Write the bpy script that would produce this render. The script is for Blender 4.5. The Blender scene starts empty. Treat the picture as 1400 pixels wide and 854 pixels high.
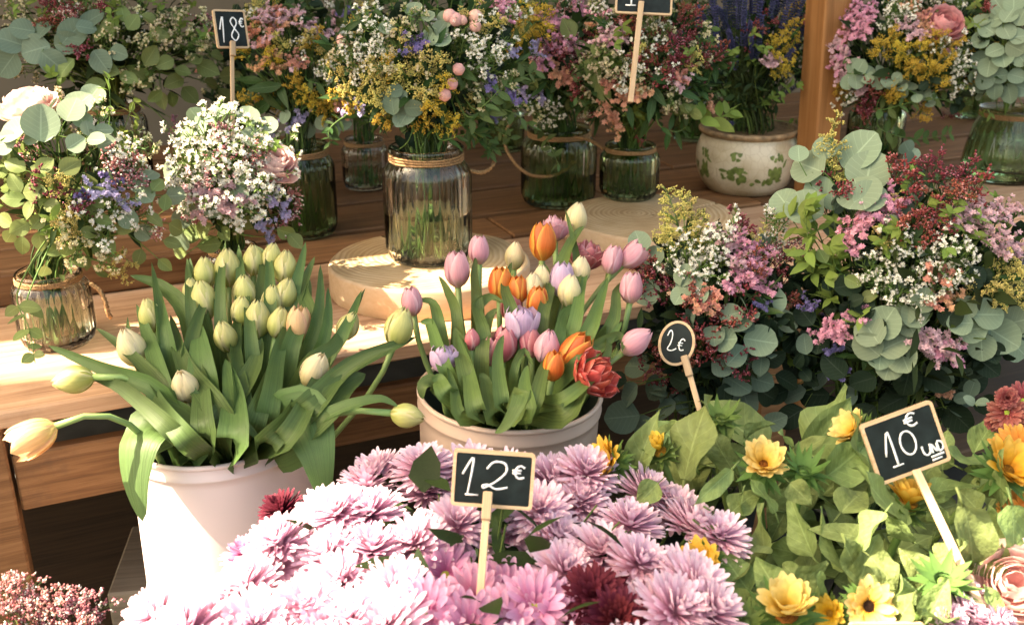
import bpy, math, random
import numpy as np
from mathutils import Vector, Matrix, Quaternion
R = math.radians
PI = math.pi
C = bpy.context.scene.collection
scn = bpy.context.scene

# ------------------------------------------------------------------ camera
CAM_H, PITCH, FPX = 1.40, R(21.5), 1400.0
cam_data = bpy.data.cameras.new('camera')
cam = bpy.data.objects.new('camera', cam_data)
C.objects.link(cam)
cam.location = (0, 0, CAM_H)
cam.rotation_euler = (PI / 2 - PITCH, 0, 0)
cam_data.sensor_fit = 'HORIZONTAL'
cam_data.sensor_width = 36.0
cam_data.lens = 36.0 * FPX / 1400.0
cam_data.clip_start = 0.05
cam_data.clip_end = 200
cam_data.dof.use_dof = True
cam_data.dof.focus_distance = 1.42
cam_data.dof.aperture_fstop = 7.0
scn.camera = cam

# ------------------------------------------------------------------ sky, sun, exposure
SUN_EL, SUN_AZ = R(50), R(262)          # azimuth clockwise from +Y: from the left
world = bpy.data.worlds.new('World')
scn.world = world
world.use_nodes = True
wn = world.node_tree.nodes
wl = world.node_tree.links
sky = wn.new('ShaderNodeTexSky')
sky.sky_type = 'NISHITA'
sky.sun_disc = False
sky.sun_elevation = SUN_EL
sky.sun_rotation = SUN_AZ
sky.air_density = 1.0
sky.dust_density = 4.0
sky.ozone_density = 0.3
bg = wn['Background']
bg.inputs['Strength'].default_value = 0.125
wl.new(sky.outputs[0], bg.inputs[0])
sun_data = bpy.data.lights.new('sun', 'SUN')
sun_data.energy = 5.0
sun_data.angle = R(0.55)
sun_data.color = (1.0, 0.93, 0.93)
sun = bpy.data.objects.new('sun', sun_data)
C.objects.link(sun)
SUN_DIR = Vector((math.sin(SUN_AZ) * math.cos(SUN_EL), math.cos(SUN_AZ) * math.cos(SUN_EL), math.sin(SUN_EL)))
sun.rotation_euler = SUN_DIR.to_track_quat('Z', 'Y').to_euler()
sun.location = SUN_DIR * 20
vs = scn.view_settings
scn.display_settings.display_device = 'sRGB'
vs.view_transform = 'Standard'
vs.look = 'None'
vs.exposure = 2.4
vs.gamma = 1.0
vs.use_curve_mapping = False
try:
    vs.use_white_balance = True
    vs.white_balance_temperature = 8900
    vs.white_balance_tint = 7
except Exception:
    pass
scn.cycles.use_denoising = True
scn.cycles.max_bounces = 8
scn.cycles.transmission_bounces = 8
scn.cycles.transparent_max_bounces = 12
scn.cycles.diffuse_bounces = 3
scn.cycles.glossy_bounces = 3
scn.cycles.caustics_reflective = False
scn.cycles.sample_clamp_indirect = 6.0

# ------------------------------------------------------------------ pixel (of the 1400 px photo) -> world
FWD = Vector((0, math.cos(PITCH), -math.sin(PITCH)))
UP = Vector((0, math.sin(PITCH), math.cos(PITCH)))
RIGHT = Vector((1, 0, 0))
EYE = Vector((0, 0, CAM_H))
def ray(px, py):
    return FWD + RIGHT * ((px - 700) / FPX) - UP * ((py - 427) / FPX)
def P(px, py, d):
    return EYE + ray(px, py) * d
def PZ(px, py, z):
    r = ray(px, py)
    return EYE + r * ((z - CAM_H) / r.z)
def depth(p):
    return (p - EYE).dot(FWD)
def pxm(n, d):
    return n * d / FPX

# ------------------------------------------------------------------ object helpers
def tag(o, label=None, cat=None, group=None, kind=None):
    if label: o['label'] = label
    if cat: o['category'] = cat
    if group: o['group'] = group
    if kind: o['kind'] = kind
    return o
def empty(name, loc, label=None, cat=None, group=None):
    o = bpy.data.objects.new(name, None)
    o.empty_display_size = 0.03
    C.objects.link(o)
    o.location = loc
    return tag(o, label, cat, group)
def put(name, mesh, parent=None, M=None):
    o = bpy.data.objects.new(name, mesh)
    C.objects.link(o)
    if parent is not None: o.parent = parent
    if M is not None: o.matrix_local = M
    return o
def frame(loc, z, x=None, s=1.0):
    """matrix with local Z along z, local X near x"""
    z = Vector(z).normalized()
    if x is None: x = Vector((1, 0, 0)) if abs(z.x) < .9 else Vector((0, 1, 0))
    x = Vector(x)
    y = z.cross(x)
    if y.length < 1e-5: y = z.cross(Vector((.31, .52, .79)))
    y.normalize()
    x = y.cross(z)
    sx, sy, sz = (s, s, s) if not hasattr(s, '__len__') else s
    m = Matrix(((x.x * sx, y.x * sy, z.x * sz, loc[0]), (x.y * sx, y.y * sy, z.y * sz, loc[1]), (x.z * sx, y.z * sy, z.z * sz, loc[2]), (0, 0, 0, 1)))
    return m

class MB:
    def __init__(self): self.v = []; self.f = []; self.m = []; self.uv = []
    def add(self, verts, faces, mat=0, uvs=None, M=None):
        n = len(self.v)
        if M is not None: verts = [M @ Vector(p) for p in verts]
        self.v.extend(tuple(p) for p in verts)
        self.uv.extend(uvs if uvs else [(0.5, 0.5)] * len(verts))
        for f in faces:
            self.f.append(tuple(i + n for i in f)); self.m.append(mat)
    def grid(self, fn, nu, nv, mat=0, M=None, wrapv=False):
        vs_, uv = [], []
        nvv = nv if wrapv else nv + 1
        for i in range(nu + 1):
            for j in range(nvv):
                vs_.append(fn(i / nu, j / nv)); uv.append((j / nv, i / nu))
        fs = []
        for i in range(nu):
            for j in range(nv):
                a = i * nvv + j; b = i * nvv + (j + 1) % nvv
                fs.append((a, b, b + nvv, a + nvv))
        self.add(vs_, fs, mat, uv, M)
    def tube(self, pts, rad, sides=5, mat=0, cap=True):
        pts = [Vector(p) for p in pts]
        n = len(pts)
        rad = rad if hasattr(rad, '__len__') else [rad] * n
        ref = Vector((.3, .2, .93))
        vs_, uv, fs = [], [], []
        for i, p in enumerate(pts):
            t = (pts[min(i + 1, n - 1)] - pts[max(i - 1, 0)])
            if t.length < 1e-7: t = Vector((0, 0, 1))
            t.normalize()
            x = t.cross(ref)
            if x.length < .05: x = t.cross(Vector((1, 0, 0)))
            x.normalize(); y = t.cross(x)
            for k in range(sides):
                a = 2 * PI * k / sides
                vs_.append(p + (x * math.cos(a) + y * math.sin(a)) * rad[i]); uv.append((k / sides, i / (n - 1)))
        for i in range(n - 1):
            for k in range(sides):
                a = i * sides + k; b = i * sides + (k + 1) % sides
                fs.append((a, b, b + sides, a + sides))
        if cap:
            fs.append(tuple(range(sides))[::-1]); fs.append(tuple((n - 1) * sides + k for k in range(sides)))
        self.add(vs_, fs, mat, uv)
    def box(self, lo, hi, mat=0, M=None, bev=0.0):
        x0, y0, z0 = lo; x1, y1, z1 = hi
        if bev <= 0:
            v = [(x, y, z) for z in (z0, z1) for y in (y0, y1) for x in (x0, x1)]
            f = [(0, 2, 3, 1), (4, 5, 7, 6), (0, 1, 5, 4), (2, 6, 7, 3), (0, 4, 6, 2), (1, 3, 7, 5)]
            self.add(v, f, mat, None, M); return
        b = bev
        v, f = [], []
        for sx, xx in ((1, x0), (-1, x1)):
            for sy, yy in ((1, y0), (-1, y1)):
                for sz, zz in ((1, z0), (-1, z1)):
                    v += [(xx, yy + sy * b, zz + sz * b), (xx + sx * b, yy, zz + sz * b), (xx + sx * b, yy + sy * b, zz)]
        def I(ix, iy, iz, k): return (ix * 4 + iy * 2 + iz) * 3 + k
        for ix in (0, 1):
            q = [I(ix, 0, 0, 0), I(ix, 1, 0, 0), I(ix, 1, 1, 0), I(ix, 0, 1, 0)]; f.append(tuple(q if ix else q[::-1]))
        for iy in (0, 1):
            q = [I(0, iy, 0, 1), I(1, iy, 0, 1), I(1, iy, 1, 1), I(0, iy, 1, 1)]; f.append(tuple(q[::-1] if iy else q))
        for iz in (0, 1):
            q = [I(0, 0, iz, 2), I(1, 0, iz, 2), I(1, 1, iz, 2), I(0, 1, iz, 2)]; f.append(tuple(q if iz else q[::-1]))
        for a in (0, 1):
            for c in (0, 1):
                f.append((I(a, c, 0, 0), I(a, c, 1, 0), I(a, c, 1, 1), I(a, c, 0, 1)))
                f.append((I(a, 0, c, 0), I(a, 1, c, 0), I(a, 1, c, 2), I(a, 0, c, 2)))
                f.append((I(0, a, c, 1), I(1, a, c, 1), I(1, a, c, 2), I(0, a, c, 2)))
                for e in (0, 1): f.append((I(a, c, e, 0), I(a, c, e, 1), I(a, c, e, 2)))
        self.add(v, f, mat, None, M)
    def mesh(self, name, mats, smooth=True, fix=False):
        me = bpy.data.meshes.new(name)
        me.from_pydata(self.v, [], self.f)
        for m in (mats if isinstance(mats, (list, tuple)) else [mats]): me.materials.append(m)
        me.polygons.foreach_set('material_index', self.m)
        me.polygons.foreach_set('use_smooth', [smooth] * len(self.f))
        uvl = me.uv_layers.new(name='UVMap')
        li = np.zeros(len(me.loops), dtype=np.int32)
        me.loops.foreach_get('vertex_index', li)
        uvl.data.foreach_set('uv', np.array(self.uv, dtype=np.float32)[li].ravel())
        if fix:
            import bmesh
            b = bmesh.new(); b.from_mesh(me)
            bmesh.ops.recalc_face_normals(b, faces=b.faces); b.to_mesh(me); b.free()
        me.update()
        return me

def bez(a, b, c, n):
    return [a.lerp(b, i / n).lerp(b.lerp(c, i / n), i / n) for i in range(n + 1)]
def bez3(a, b, c, d, n):
    o = []
    for i in range(n + 1):
        t = i / n
        o.append(a * (1 - t) ** 3 + b * (3 * t * (1 - t) ** 2) + c * (3 * t * t * (1 - t)) + d * t ** 3)
    return o

# ------------------------------------------------------------------ materials
def nt(name):
    m = bpy.data.materials.new(name); m.use_nodes = True
    t = m.node_tree
    return m, t, t.nodes['Principled BSDF'], t.nodes['Material Output']
def setp(b, **k):
    for a, v in k.items():
        n = {'rough': 'Roughness', 'spec': 'Specular IOR Level', 'trans': 'Transmission Weight', 'ior': 'IOR', 'sheen': 'Sheen Weight', 'coat': 'Coat Weight', 'metal': 'Metallic'}[a]
        b.inputs[n].default_value = v
def rgba(c): return (c[0], c[1], c[2], 1)
def ramp(t, stops, interp='LINEAR'):
    n = t.nodes.new('ShaderNodeValToRGB')
    n.color_ramp.interpolation = interp
    e = n.color_ramp.elements
    while len(e) < len(stops): e.new(0.5)
    for i, (p, c) in enumerate(stops):
        e[i].position = p; e[i].color = rgba(c) if hasattr(c, '__len__') else (c, c, c, 1)
    return n
def math_node(t, op, a, b=None):
    n = t.nodes.new('ShaderNodeMath'); n.operation = op
    for i, x in enumerate((a, b)):
        if x is None: continue
        if isinstance(x, (int, float)): n.inputs[i].default_value = x
        else: t.links.new(x, n.inputs[i])
    return n.outputs[0]

def organic(name, col, rough=.55, vary=.25, hue=.02, transl=.3, stops=None, spec=.16, noise=120., namt=.25, edge=None, island=.6, veins=None, bump=0, lines=0, lfreq=60.):
    """leaf / petal material: colour (or ramp along the UV length), random value per piece, translucency"""
    m, t, b, out = nt(name)
    L = t.links
    uv = t.nodes.new('ShaderNodeUVMap')
    sep = t.nodes.new('ShaderNodeSeparateXYZ'); L.new(uv.outputs[0], sep.inputs[0])
    if stops:
        r = ramp(t, stops); 
        tc0 = t.nodes.new('ShaderNodeTexCoord'); nz0 = t.nodes.new('ShaderNodeTexNoise'); nz0.inputs['Scale'].default_value = 60
        L.new(tc0.outputs['Object'], nz0.inputs['Vector'])
        w = math_node(t, 'ADD', sep.outputs[1], math_node(t, 'MULTIPLY', math_node(t, 'SUBTRACT', nz0.outputs[0], .5), .22))
        L.new(w, r.inputs[0]); colr = r.outputs[0]
    else:
        r = t.nodes.new('ShaderNodeRGB'); r.outputs[0].default_value = rgba(col); colr = r.outputs[0]
    if edge:                                   # edge = (colour, inner, outer): towards the rim of the petal/leaf
        d = math_node(t, 'ABSOLUTE', math_node(t, 'SUBTRACT', sep.outputs[0], .5))
        rr = ramp(t, [(edge[1], 0.0), (edge[2], 1.0)]); L.new(d, rr.inputs[0])
        mx = t.nodes.new('ShaderNodeMix'); mx.data_type = 'RGBA'
        L.new(rr.outputs[0], mx.inputs[0]); L.new(colr, mx.inputs[6]); mx.inputs[7].default_value = rgba(edge[0]); colr = mx.outputs[2]
    if veins:                                  # paler midrib and side veins
        d = math_node(t, 'ABSOLUTE', math_node(t, 'SUBTRACT', sep.outputs[0], .5))
        rib = math_node(t, 'LESS_THAN', d, .022)
        sv = math_node(t, 'SINE', math_node(t, 'MULTIPLY', math_node(t, 'SUBTRACT', sep.outputs[1], math_node(t, 'MULTIPLY', d, .55)), 44.0))
        sv = math_node(t, 'MULTIPLY', math_node(t, 'GREATER_THAN', sv, .93), .45)
        fac = math_node(t, 'MULTIPLY', math_node(t, 'MAXIMUM', rib, sv), veins)
        mx = t.nodes.new('ShaderNodeMix'); mx.data_type = 'RGBA'
        L.new(fac, mx.inputs[0]); L.new(colr, mx.inputs[6]); mx.inputs[7].default_value = rgba([min(1, c * 1.9 + .05) for c in col]); colr = mx.outputs[2]
    oi = t.nodes.new('ShaderNodeObjectInfo'); ge = t.nodes.new('ShaderNodeNewGeometry')
    lnv = None
    if lines:                                  # fine parallel veins along the piece, uneven in strength
        cv = t.nodes.new('ShaderNodeCombineXYZ'); L.new(math_node(t, 'MULTIPLY', sep.outputs[0], lfreq), cv.inputs[0]); L.new(math_node(t, 'MULTIPLY', sep.outputs[1], 2.5), cv.inputs[1]); L.new(math_node(t, 'MULTIPLY', oi.outputs['Random'], 31.0), cv.inputs[2])
        ln = t.nodes.new('ShaderNodeTexNoise'); ln.inputs['Scale'].default_value = 1.0; ln.inputs['Detail'].default_value = 2; L.new(cv.outputs[0], ln.inputs['Vector'])
        lnv = math_node(t, 'SUBTRACT', ln.outputs[0], .5)
    rnd = math_node(t, 'ADD', math_node(t, 'MULTIPLY', oi.outputs['Random'], 1 - island), math_node(t, 'MULTIPLY', ge.outputs['Random Per Island'], island))
    tc = t.nodes.new('ShaderNodeTexCoord'); nz = t.nodes.new('ShaderNodeTexNoise')
    nz.inputs['Scale'].default_value = noise; nz.inputs['Detail'].default_value = 3
    L.new(tc.outputs['Object'], nz.inputs['Vector'])
    val = math_node(t, 'ADD', math_node(t, 'MULTIPLY', math_node(t, 'SUBTRACT', rnd, .5), 2 * vary), math_node(t, 'MULTIPLY', math_node(t, 'SUBTRACT', nz.outputs[0], .5), 2 * namt))
    val = math_node(t, 'ADD', val, 1.0)
    if lnv is not None: val = math_node(t, 'ADD', val, math_node(t, 'MULTIPLY', lnv, lines))
    hv = math_node(t, 'ADD', math_node(t, 'MULTIPLY', math_node(t, 'SUBTRACT', oi.outputs['Random'], .5), 2 * hue), .5)
    h = t.nodes.new('ShaderNodeHueSaturation')
    L.new(hv, h.inputs['Hue']); L.new(val, h.inputs['Value']); L.new(colr, h.inputs['Color'])
    L.new(h.outputs[0], b.inputs['Base Color'])
    setp(b, rough=rough, spec=spec)
    if bump:
        nb_ = t.nodes.new('ShaderNodeTexNoise'); nb_.inputs['Scale'].default_value = noise * .6; nb_.inputs['Detail'].default_value = 4
        L.new(tc.outputs['Object'], nb_.inputs['Vector'])
        bp = t.nodes.new('ShaderNodeBump'); bp.inputs['Strength'].default_value = bump; bp.inputs['Distance'].default_value = .01
        L.new(nb_.outputs[0], bp.inputs['Height']); L.new(bp.outputs[0], b.inputs['Normal'])
    if lnv is not None:
        bl = t.nodes.new('ShaderNodeBump'); bl.inputs['Strength'].default_value = .35; bl.inputs['Distance'].default_value = .002
        L.new(lnv, bl.inputs['Height']); L.new(bl.outputs[0], b.inputs['Normal'])
    if transl > 0:
        tr = t.nodes.new('ShaderNodeBsdfTranslucent'); L.new(h.outputs[0], tr.inputs[0])
        mx = t.nodes.new('ShaderNodeMixShader'); mx.inputs[0].default_value = transl
        L.new(b.outputs[0], mx.inputs[1]); L.new(tr.outputs[0], mx.inputs[2]); L.new(mx.outputs[0], out.inputs[0])
    return m

def plain(name, col, rough=.5, spec=.4, noise=None, bump=None, **k):
    m, t, b, out = nt(name)
    b.inputs['Base Color'].default_value = rgba(col)
    setp(b, rough=rough, spec=spec, **k)
    L = t.links
    if noise:
        tc = t.nodes.new('ShaderNodeTexCoord'); nz = t.nodes.new('ShaderNodeTexNoise')
        nz.inputs['Scale'].default_value = noise[0]; nz.inputs['Detail'].default_value = 6
        L.new(tc.outputs['Object'], nz.inputs['Vector'])
        r = ramp(t, [(.3, [c * (1 - noise[1]) for c in col]), (.7, [min(1, c * (1 + noise[1])) for c in col])])
        L.new(nz.outputs[0], r.inputs[0]); L.new(r.outputs[0], b.inputs['Base Color'])
        if bump:
            bp = t.nodes.new('ShaderNodeBump'); bp.inputs['Strength'].default_value = bump; bp.inputs['Distance'].default_value = .002
            L.new(nz.outputs[0], bp.inputs['Height']); L.new(bp.outputs[0], b.inputs['Normal'])
    return m

def wood(name, dark, mid, light, scale=1.0, rough=.62, wear=0.35):
    """grain runs along the object's local X"""
    m, t, b, out = nt(name)
    L = t.links
    tc = t.nodes.new('ShaderNodeTexCoord'); oi = t.nodes.new('ShaderNodeObjectInfo')
    off = t.nodes.new('ShaderNodeVectorMath'); off.operation = 'MULTIPLY_ADD'
    cmb = t.nodes.new('ShaderNodeCombineXYZ')
    for i in range(3): L.new(oi.outputs['Random'], cmb.inputs[i])
    L.new(cmb.outputs[0], off.inputs[0]); off.inputs[1].default_value = (37, 53, 19); L.new(tc.outputs['Object'], off.inputs[2])
    mp = t.nodes.new('ShaderNodeMapping'); mp.inputs['Scale'].default_value = (1.6 * scale, 26 * scale, 26 * scale)
    L.new(off.outputs[0], mp.inputs[0])
    n1 = t.nodes.new('ShaderNodeTexNoise'); n1.inputs['Scale'].default_value = 2.2; n1.inputs['Detail'].default_value = 9; n1.inputs['Roughness'].default_value = .62; n1.inputs['Distortion'].default_value = 1.1
    L.new(mp.outputs[0], n1.inputs['Vector'])
    mp2 = t.nodes.new('ShaderNodeMapping'); mp2.inputs['Scale'].default_value = (4 * scale, 240 * scale, 240 * scale)
    L.new(off.outputs[0], mp2.inputs[0])
    n2 = t.nodes.new('ShaderNodeTexNoise'); n2.inputs['Scale'].default_value = 1.6; n2.inputs['Detail'].default_value = 5
    L.new(mp2.outputs[0], n2.inputs['Vector'])
    n3 = t.nodes.new('ShaderNodeTexNoise'); n3.inputs['Scale'].default_value = 7; n3.inputs['Detail'].default_value = 6; n3.inputs['Roughness'].default_value = .7
    L.new(off.outputs[0], n3.inputs['Vector'])
    r = ramp(t, [(.28, dark), (.5, mid), (.74, light)])
    f = math_node(t, 'ADD', math_node(t, 'MULTIPLY', n1.outputs[0], .75), math_node(t, 'MULTIPLY', n2.outputs[0], .25))
    L.new(f, r.inputs[0])
    wr = ramp(t, [(.56, 0.0), (.72, 1.0)]); L.new(n3.outputs[0], wr.inputs[0])
    mx = t.nodes.new('ShaderNodeMix'); mx.data_type = 'RGBA'
    L.new(math_node(t, 'MULTIPLY', wr.outputs[0], wear), mx.inputs[0]); L.new(r.outputs[0], mx.inputs[6])
    mx.inputs[7].default_value = rgba([c * .55 + .02 for c in dark])
    h = t.nodes.new('ShaderNodeHueSaturation'); L.new(mx.outputs[2], h.inputs['Color'])
    L.new(math_node(t, 'ADD', math_node(t, 'MULTIPLY', oi.outputs['Random'], .5), .75), h.inputs['Value'])
    L.new(h.outputs[0], b.inputs['Base Color'])
    setp(b, rough=rough, spec=.3)
    bp = t.nodes.new('ShaderNodeBump'); bp.inputs['Strength'].default_value = .5; bp.inputs['Distance'].default_value = .0016
    L.new(f, bp.inputs['Height']); L.new(bp.outputs[0], b.inputs['Normal'])
    return m

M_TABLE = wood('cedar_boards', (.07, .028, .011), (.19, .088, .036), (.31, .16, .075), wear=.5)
M_TABLEF = wood('bleached_boards', (.24, .115, .06), (.45, .265, .155), (.58, .39, .26), wear=.3)  # paler front wood, lightened further to put the sun into its colour
M_POST = wood('post_wood', (.24, .095, .03), (.4, .175, .06), (.5, .24, .09), scale=.7, wear=.2)
M_BENCH = wood('bench_boards', (.045, .028, .018), (.1, .06, .035), (.15, .09, .05))
M_PEG = wood('peg_wood', (.42, .27, .15), (.55, .38, .23), (.62, .46, .3), scale=3, wear=.05)
M_BLOCK = wood('crate_wood', (.22, .16, .11), (.36, .28, .2), (.46, .38, .28), wear=.3)

def end_grain():
    m, t, b, out = nt('log_wood')
    L = t.links
    tc = t.nodes.new('ShaderNodeTexCoord')
    sep = t.nodes.new('ShaderNodeSeparateXYZ'); L.new(tc.outputs['Object'], sep.inputs[0])
    nz = t.nodes.new('ShaderNodeTexNoise'); nz.inputs['Scale'].default_value = 9; nz.inputs['Detail'].default_value = 3
    L.new(tc.outputs['Object'], nz.inputs['Vector'])
    x = math_node(t, 'ADD', sep.outputs[0], .035); y = math_node(t, 'ADD', sep.outputs[1], -.015)
    rr = math_node(t, 'SQRT', math_node(t, 'ADD', math_node(t, 'MULTIPLY', x, x), math_node(t, 'MULTIPLY', y, y)))
    rr = math_node(t, 'ADD', rr, math_node(t, 'MULTIPLY', nz.outputs[0], .02))
    nz2 = t.nodes.new('ShaderNodeTexNoise'); nz2.noise_dimensions = '1D'; nz2.inputs['Scale'].default_value = 150; nz2.inputs['Detail'].default_value = 2
    L.new(rr, nz2.inputs['W'])
    s = math_node(t, 'SINE', math_node(t, 'ADD', math_node(t, 'MULTIPLY', rr, 620), math_node(t, 'MULTIPLY', nz2.outputs[0], 5)))
    r = ramp(t, [(.1, (.46, .30, .155)), (.55, (.6, .43, .25)), (.9, (.64, .48, .3))])
    L.new(math_node(t, 'ADD', math_node(t, 'MULTIPLY', s, .3), math_node(t, 'MULTIPLY', nz2.outputs[0], .9)), r.inputs[0])
    n4 = t.nodes.new('ShaderNodeTexNoise'); n4.inputs['Scale'].default_value = 14; n4.inputs['Detail'].default_value = 5
    L.new(tc.outputs['Object'], n4.inputs['Vector'])
    mx = t.nodes.new('ShaderNodeMix'); mx.data_type = 'RGBA'; mx.blend_type = 'MULTIPLY'
    r4 = ramp(t, [(.35, (.8, .74, .66)), (.65, (1, 1, 1))]); L.new(n4.outputs[0], r4.inputs[0])
    mx.inputs[0].default_value = 1; L.new(r.outputs[0], mx.inputs[6]); L.new(r4.outputs[0], mx.inputs[7])
    L.new(mx.outputs[2], b.inputs['Base Color'])
    setp(b, rough=.6, spec=.3)
    bp = t.nodes.new('ShaderNodeBump'); bp.inputs['Strength'].default_value = .25; bp.inputs['Distance'].default_value = .001
    L.new(s, bp.inputs['Height']); L.new(bp.outputs[0], b.inputs['Normal'])
    return m
M_LOG = end_grain()
M_LOGSIDE = wood('log_side_wood', (.5, .33, .19), (.6, .42, .26), (.66, .5, .33), scale=.8, wear=.1)

def glass(name, col, rough=.0, ior=1.46):
    m, t, b, out = nt(name)
    b.inputs['Base Color'].default_value = rgba(col)
    setp(b, trans=1.0, rough=rough, ior=ior)
    return m
def thin_glass(name, tint, refl=.75, solid=0):
    """thin clear wall: lets light straight through, mirrors the surroundings at grazing angles"""
    m, t, b, out = nt(name)
    tr = t.nodes.new('ShaderNodeBsdfTransparent'); tr.inputs[0].default_value = rgba(tint)
    gl = t.nodes.new('ShaderNodeBsdfGlossy'); gl.inputs['Roughness'].default_value = .03
    fr = t.nodes.new('ShaderNodeFresnel'); fr.inputs[0].default_value = 1.52
    mx = t.nodes.new('ShaderNodeMixShader')
    t.links.new(math_node(t, 'MULTIPLY', fr.outputs[0], refl), mx.inputs[0]); t.links.new(tr.outputs[0], mx.inputs[1]); t.links.new(gl.outputs[0], mx.inputs[2])
    if solid:
        g2 = t.nodes.new('ShaderNodeBsdfGlass'); g2.inputs[0].default_value = (.97, .99, .97, 1); g2.inputs['IOR'].default_value = 1.45
        m2 = t.nodes.new('ShaderNodeMixShader'); m2.inputs[0].default_value = solid
        t.links.new(mx.outputs[0], m2.inputs[1]); t.links.new(g2.outputs[0], m2.inputs[2]); t.links.new(m2.outputs[0], out.inputs[0])
    else: t.links.new(mx.outputs[0], out.inputs[0])
    return m
M_GLASS = glass('clear_glass', (.95, .985, .95), ior=1.4)
M_WATERT = thin_glass('clear_water', (.86, .93, .82), .9)
M_GLASSG = glass('green_glass', (.6, .78, .54), ior=1.4)
M_WATER = glass('water', (.88, .95, .82), ior=1.12)
M_TWINE = plain('twine', (.34, .2, .1), rough=.9, spec=.1, noise=(400, .5), bump=.8)
M_BUCKET = plain('painted_zinc', (.80, .655, .64), rough=.38, spec=.45, noise=(3.5, .05))
M_BUCKET2 = plain('cream_enamel', (.7, .52, .42), rough=.4, spec=.45, noise=(3.5, .06))
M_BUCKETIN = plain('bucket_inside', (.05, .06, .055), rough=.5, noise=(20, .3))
M_DARKB = plain('dark_plastic', (.015, .022, .02), rough=.45)
M_SLATE = plain('slate', (.008, .014, .014), rough=.6, spec=.2, noise=(60, .5))
M_CHALK = plain('chalk', (.82, .83, .82), rough=.95, spec=.05)
M_SHEET = None

# shade outline, shaped for the light wanted at flower height (z = 0.8), thrown back along the sun to the canvas
SHADE_OUTLINE = [(-.08, .72, .8), (-.1, .98, .8), (-.42, 1.12, .8), (-.55, 1.21, .8), (-.98, 1.19, .8), (-.98, 1.27, .8), (-.5, 1.37, .8), (-.12, 1.47, .8), (.07, 1.53, .8), (-.02, 1.8, .8), (-.45, 1.98, .8), (-1.0, 2.15, .8), (-2.6, 2.5, .8), (-2.6, 4.6, .8), (2.2, 4.6, .8), (2.2, .96, .8), (.34, .92, .8), (.24, .72, .8)]

# ================================================================== setting
Z1 = 0.77                                   # table top
EA, EB = PZ(0, 564, Z1), PZ(1380, 332, Z1)  # front edge of the table
TT = (EB - EA); TT.z = 0; TT.normalize()
TN = Vector((-TT.y, TT.x, 0))               # towards the back
TO = EA + TT * (PZ(645, 450, Z1) - EA).dot(TT)
TROT = math.atan2(TT.y, TT.x)
def tpos(s, n, z): return TO + TT * s + TN * n + Vector((0, 0, z - Z1))
def tcoord(p): return (p - TO).dot(TT), (p - TO).dot(TN)

mb = MB()
mb.add([(-60, -60, 0), (60, -60, 0), (60, 60, 0), (-60, 60, 0)], [(0, 1, 2, 3)])
M_GROUND = plain('paving', (.075, .075, .068), rough=.85, noise=(6, .4), bump=.4)
g = put('ground', mb.mesh('ground', M_GROUND)); g['kind'] = 'structure'

def board(parent, name, s0, s1, n0, n1, z0, z1, mat, bev=.003, seed=0):
    """box in table coordinates, own object with its grain along X"""
    m = MB(); L = s1 - s0; W = n1 - n0; T = z1 - z0
    m.box((-L / 2, -W / 2, -T / 2), (L / 2, W / 2, T / 2), bev=bev)
    me = m.mesh(name, mat, smooth=False)
    o = put(name, me, parent)
    o.location = tpos((s0 + s1) / 2, (n0 + n1) / 2, (z0 + z1) / 2) - (parent.location if parent else Vector())
    o.rotation_euler = (0, 0, TROT + random.Random(seed + int(s0 * 100)).uniform(-.002, .002))
    return o

table = empty('display_table', tpos(0, .5, 0), 'long slatted brown wooden table carrying the jars, log slices and patterned pot', 'table')
offs = [0] + [tcoord(PZ(645, y, Z1))[1] for y in (332, 297, 260, 226)]
offs = offs + [offs[-1] + .2, offs[-1] + .4, offs[-1] + .6]
edges = [(offs[0], offs[1] * .5 - .001), (offs[1] * .5 + .001, offs[1] - .003)] + [(offs[i] + .016, offs[i + 1] - .011) for i in range(1, len(offs) - 1)]
for i, (a, b_) in enumerate(edges):
    cut = [-2.0, -.55 + .41 * (i % 3), .9 - .3 * (i % 2), 2.6] if i > 1 else [-2.0, 2.6]
    for j in range(len(cut) - 1):
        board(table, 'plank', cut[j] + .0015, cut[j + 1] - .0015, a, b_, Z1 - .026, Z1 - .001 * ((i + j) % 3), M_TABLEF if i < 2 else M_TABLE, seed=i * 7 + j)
s_left = tcoord(PZ(-2, 700, .6))[0]
nb = offs[-1]
lp = tcoord(PZ(1, 640, Z1 - .12))[0]
for s in (lp - .02, lp + 1.35, lp + 2.7):
    for n in (.03, nb - .1):
        board(table, 'leg', s - .035, s + .035, n, n + .06, 0, Z1 - .027, M_TABLE)
board(table, 'apron_plank', lp + .02, 2.4, .035, .058, Z1 - .175, Z1 - .085, M_TABLE, seed=3)
board(table, 'apron_plank', -2.0, lp - .06, .035, .058, Z1 - .175, Z1 - .085, M_TABLE, seed=4)
for n in (.32, .75, 1.15): board(table, 'cross_bar', -1.98, 2.5, n, n + .05, Z1 - .075, Z1 - .028, M_TABLE)
board(table, 'lower_shelf', -1.95, 2.5, .12, .9, .18, .2, M_BENCH)

# low crate-like step on the left of the table
s_end = tcoord(PZ(322, 372, Z1))[0]
n_r = tcoord(PZ(120, 405, Z1))[1]
Z2 = Z1 + .058
step = empty('wooden_step', tpos(-1.2, n_r, Z1), 'low wooden step of orange boards on the left end of the slatted table', 'step')
board(step, 'front_board', -1.9, s_end, n_r, n_r + .018, Z1 + .001, Z2 - .002, M_TABLE, seed=11)
for k in range(4):
    board(step, 'top_board', -1.9, s_end - .004, n_r + .019 + k * .135, n_r + .019 + k * .135 + .128, Z2 - .018, Z2, M_TABLE, seed=20 + k)
board(step, 'end_board', s_end - .02, s_end - .002, n_r + .019, n_r + .55, Z1 + .001, Z2 - .02, M_TABLE)

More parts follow.
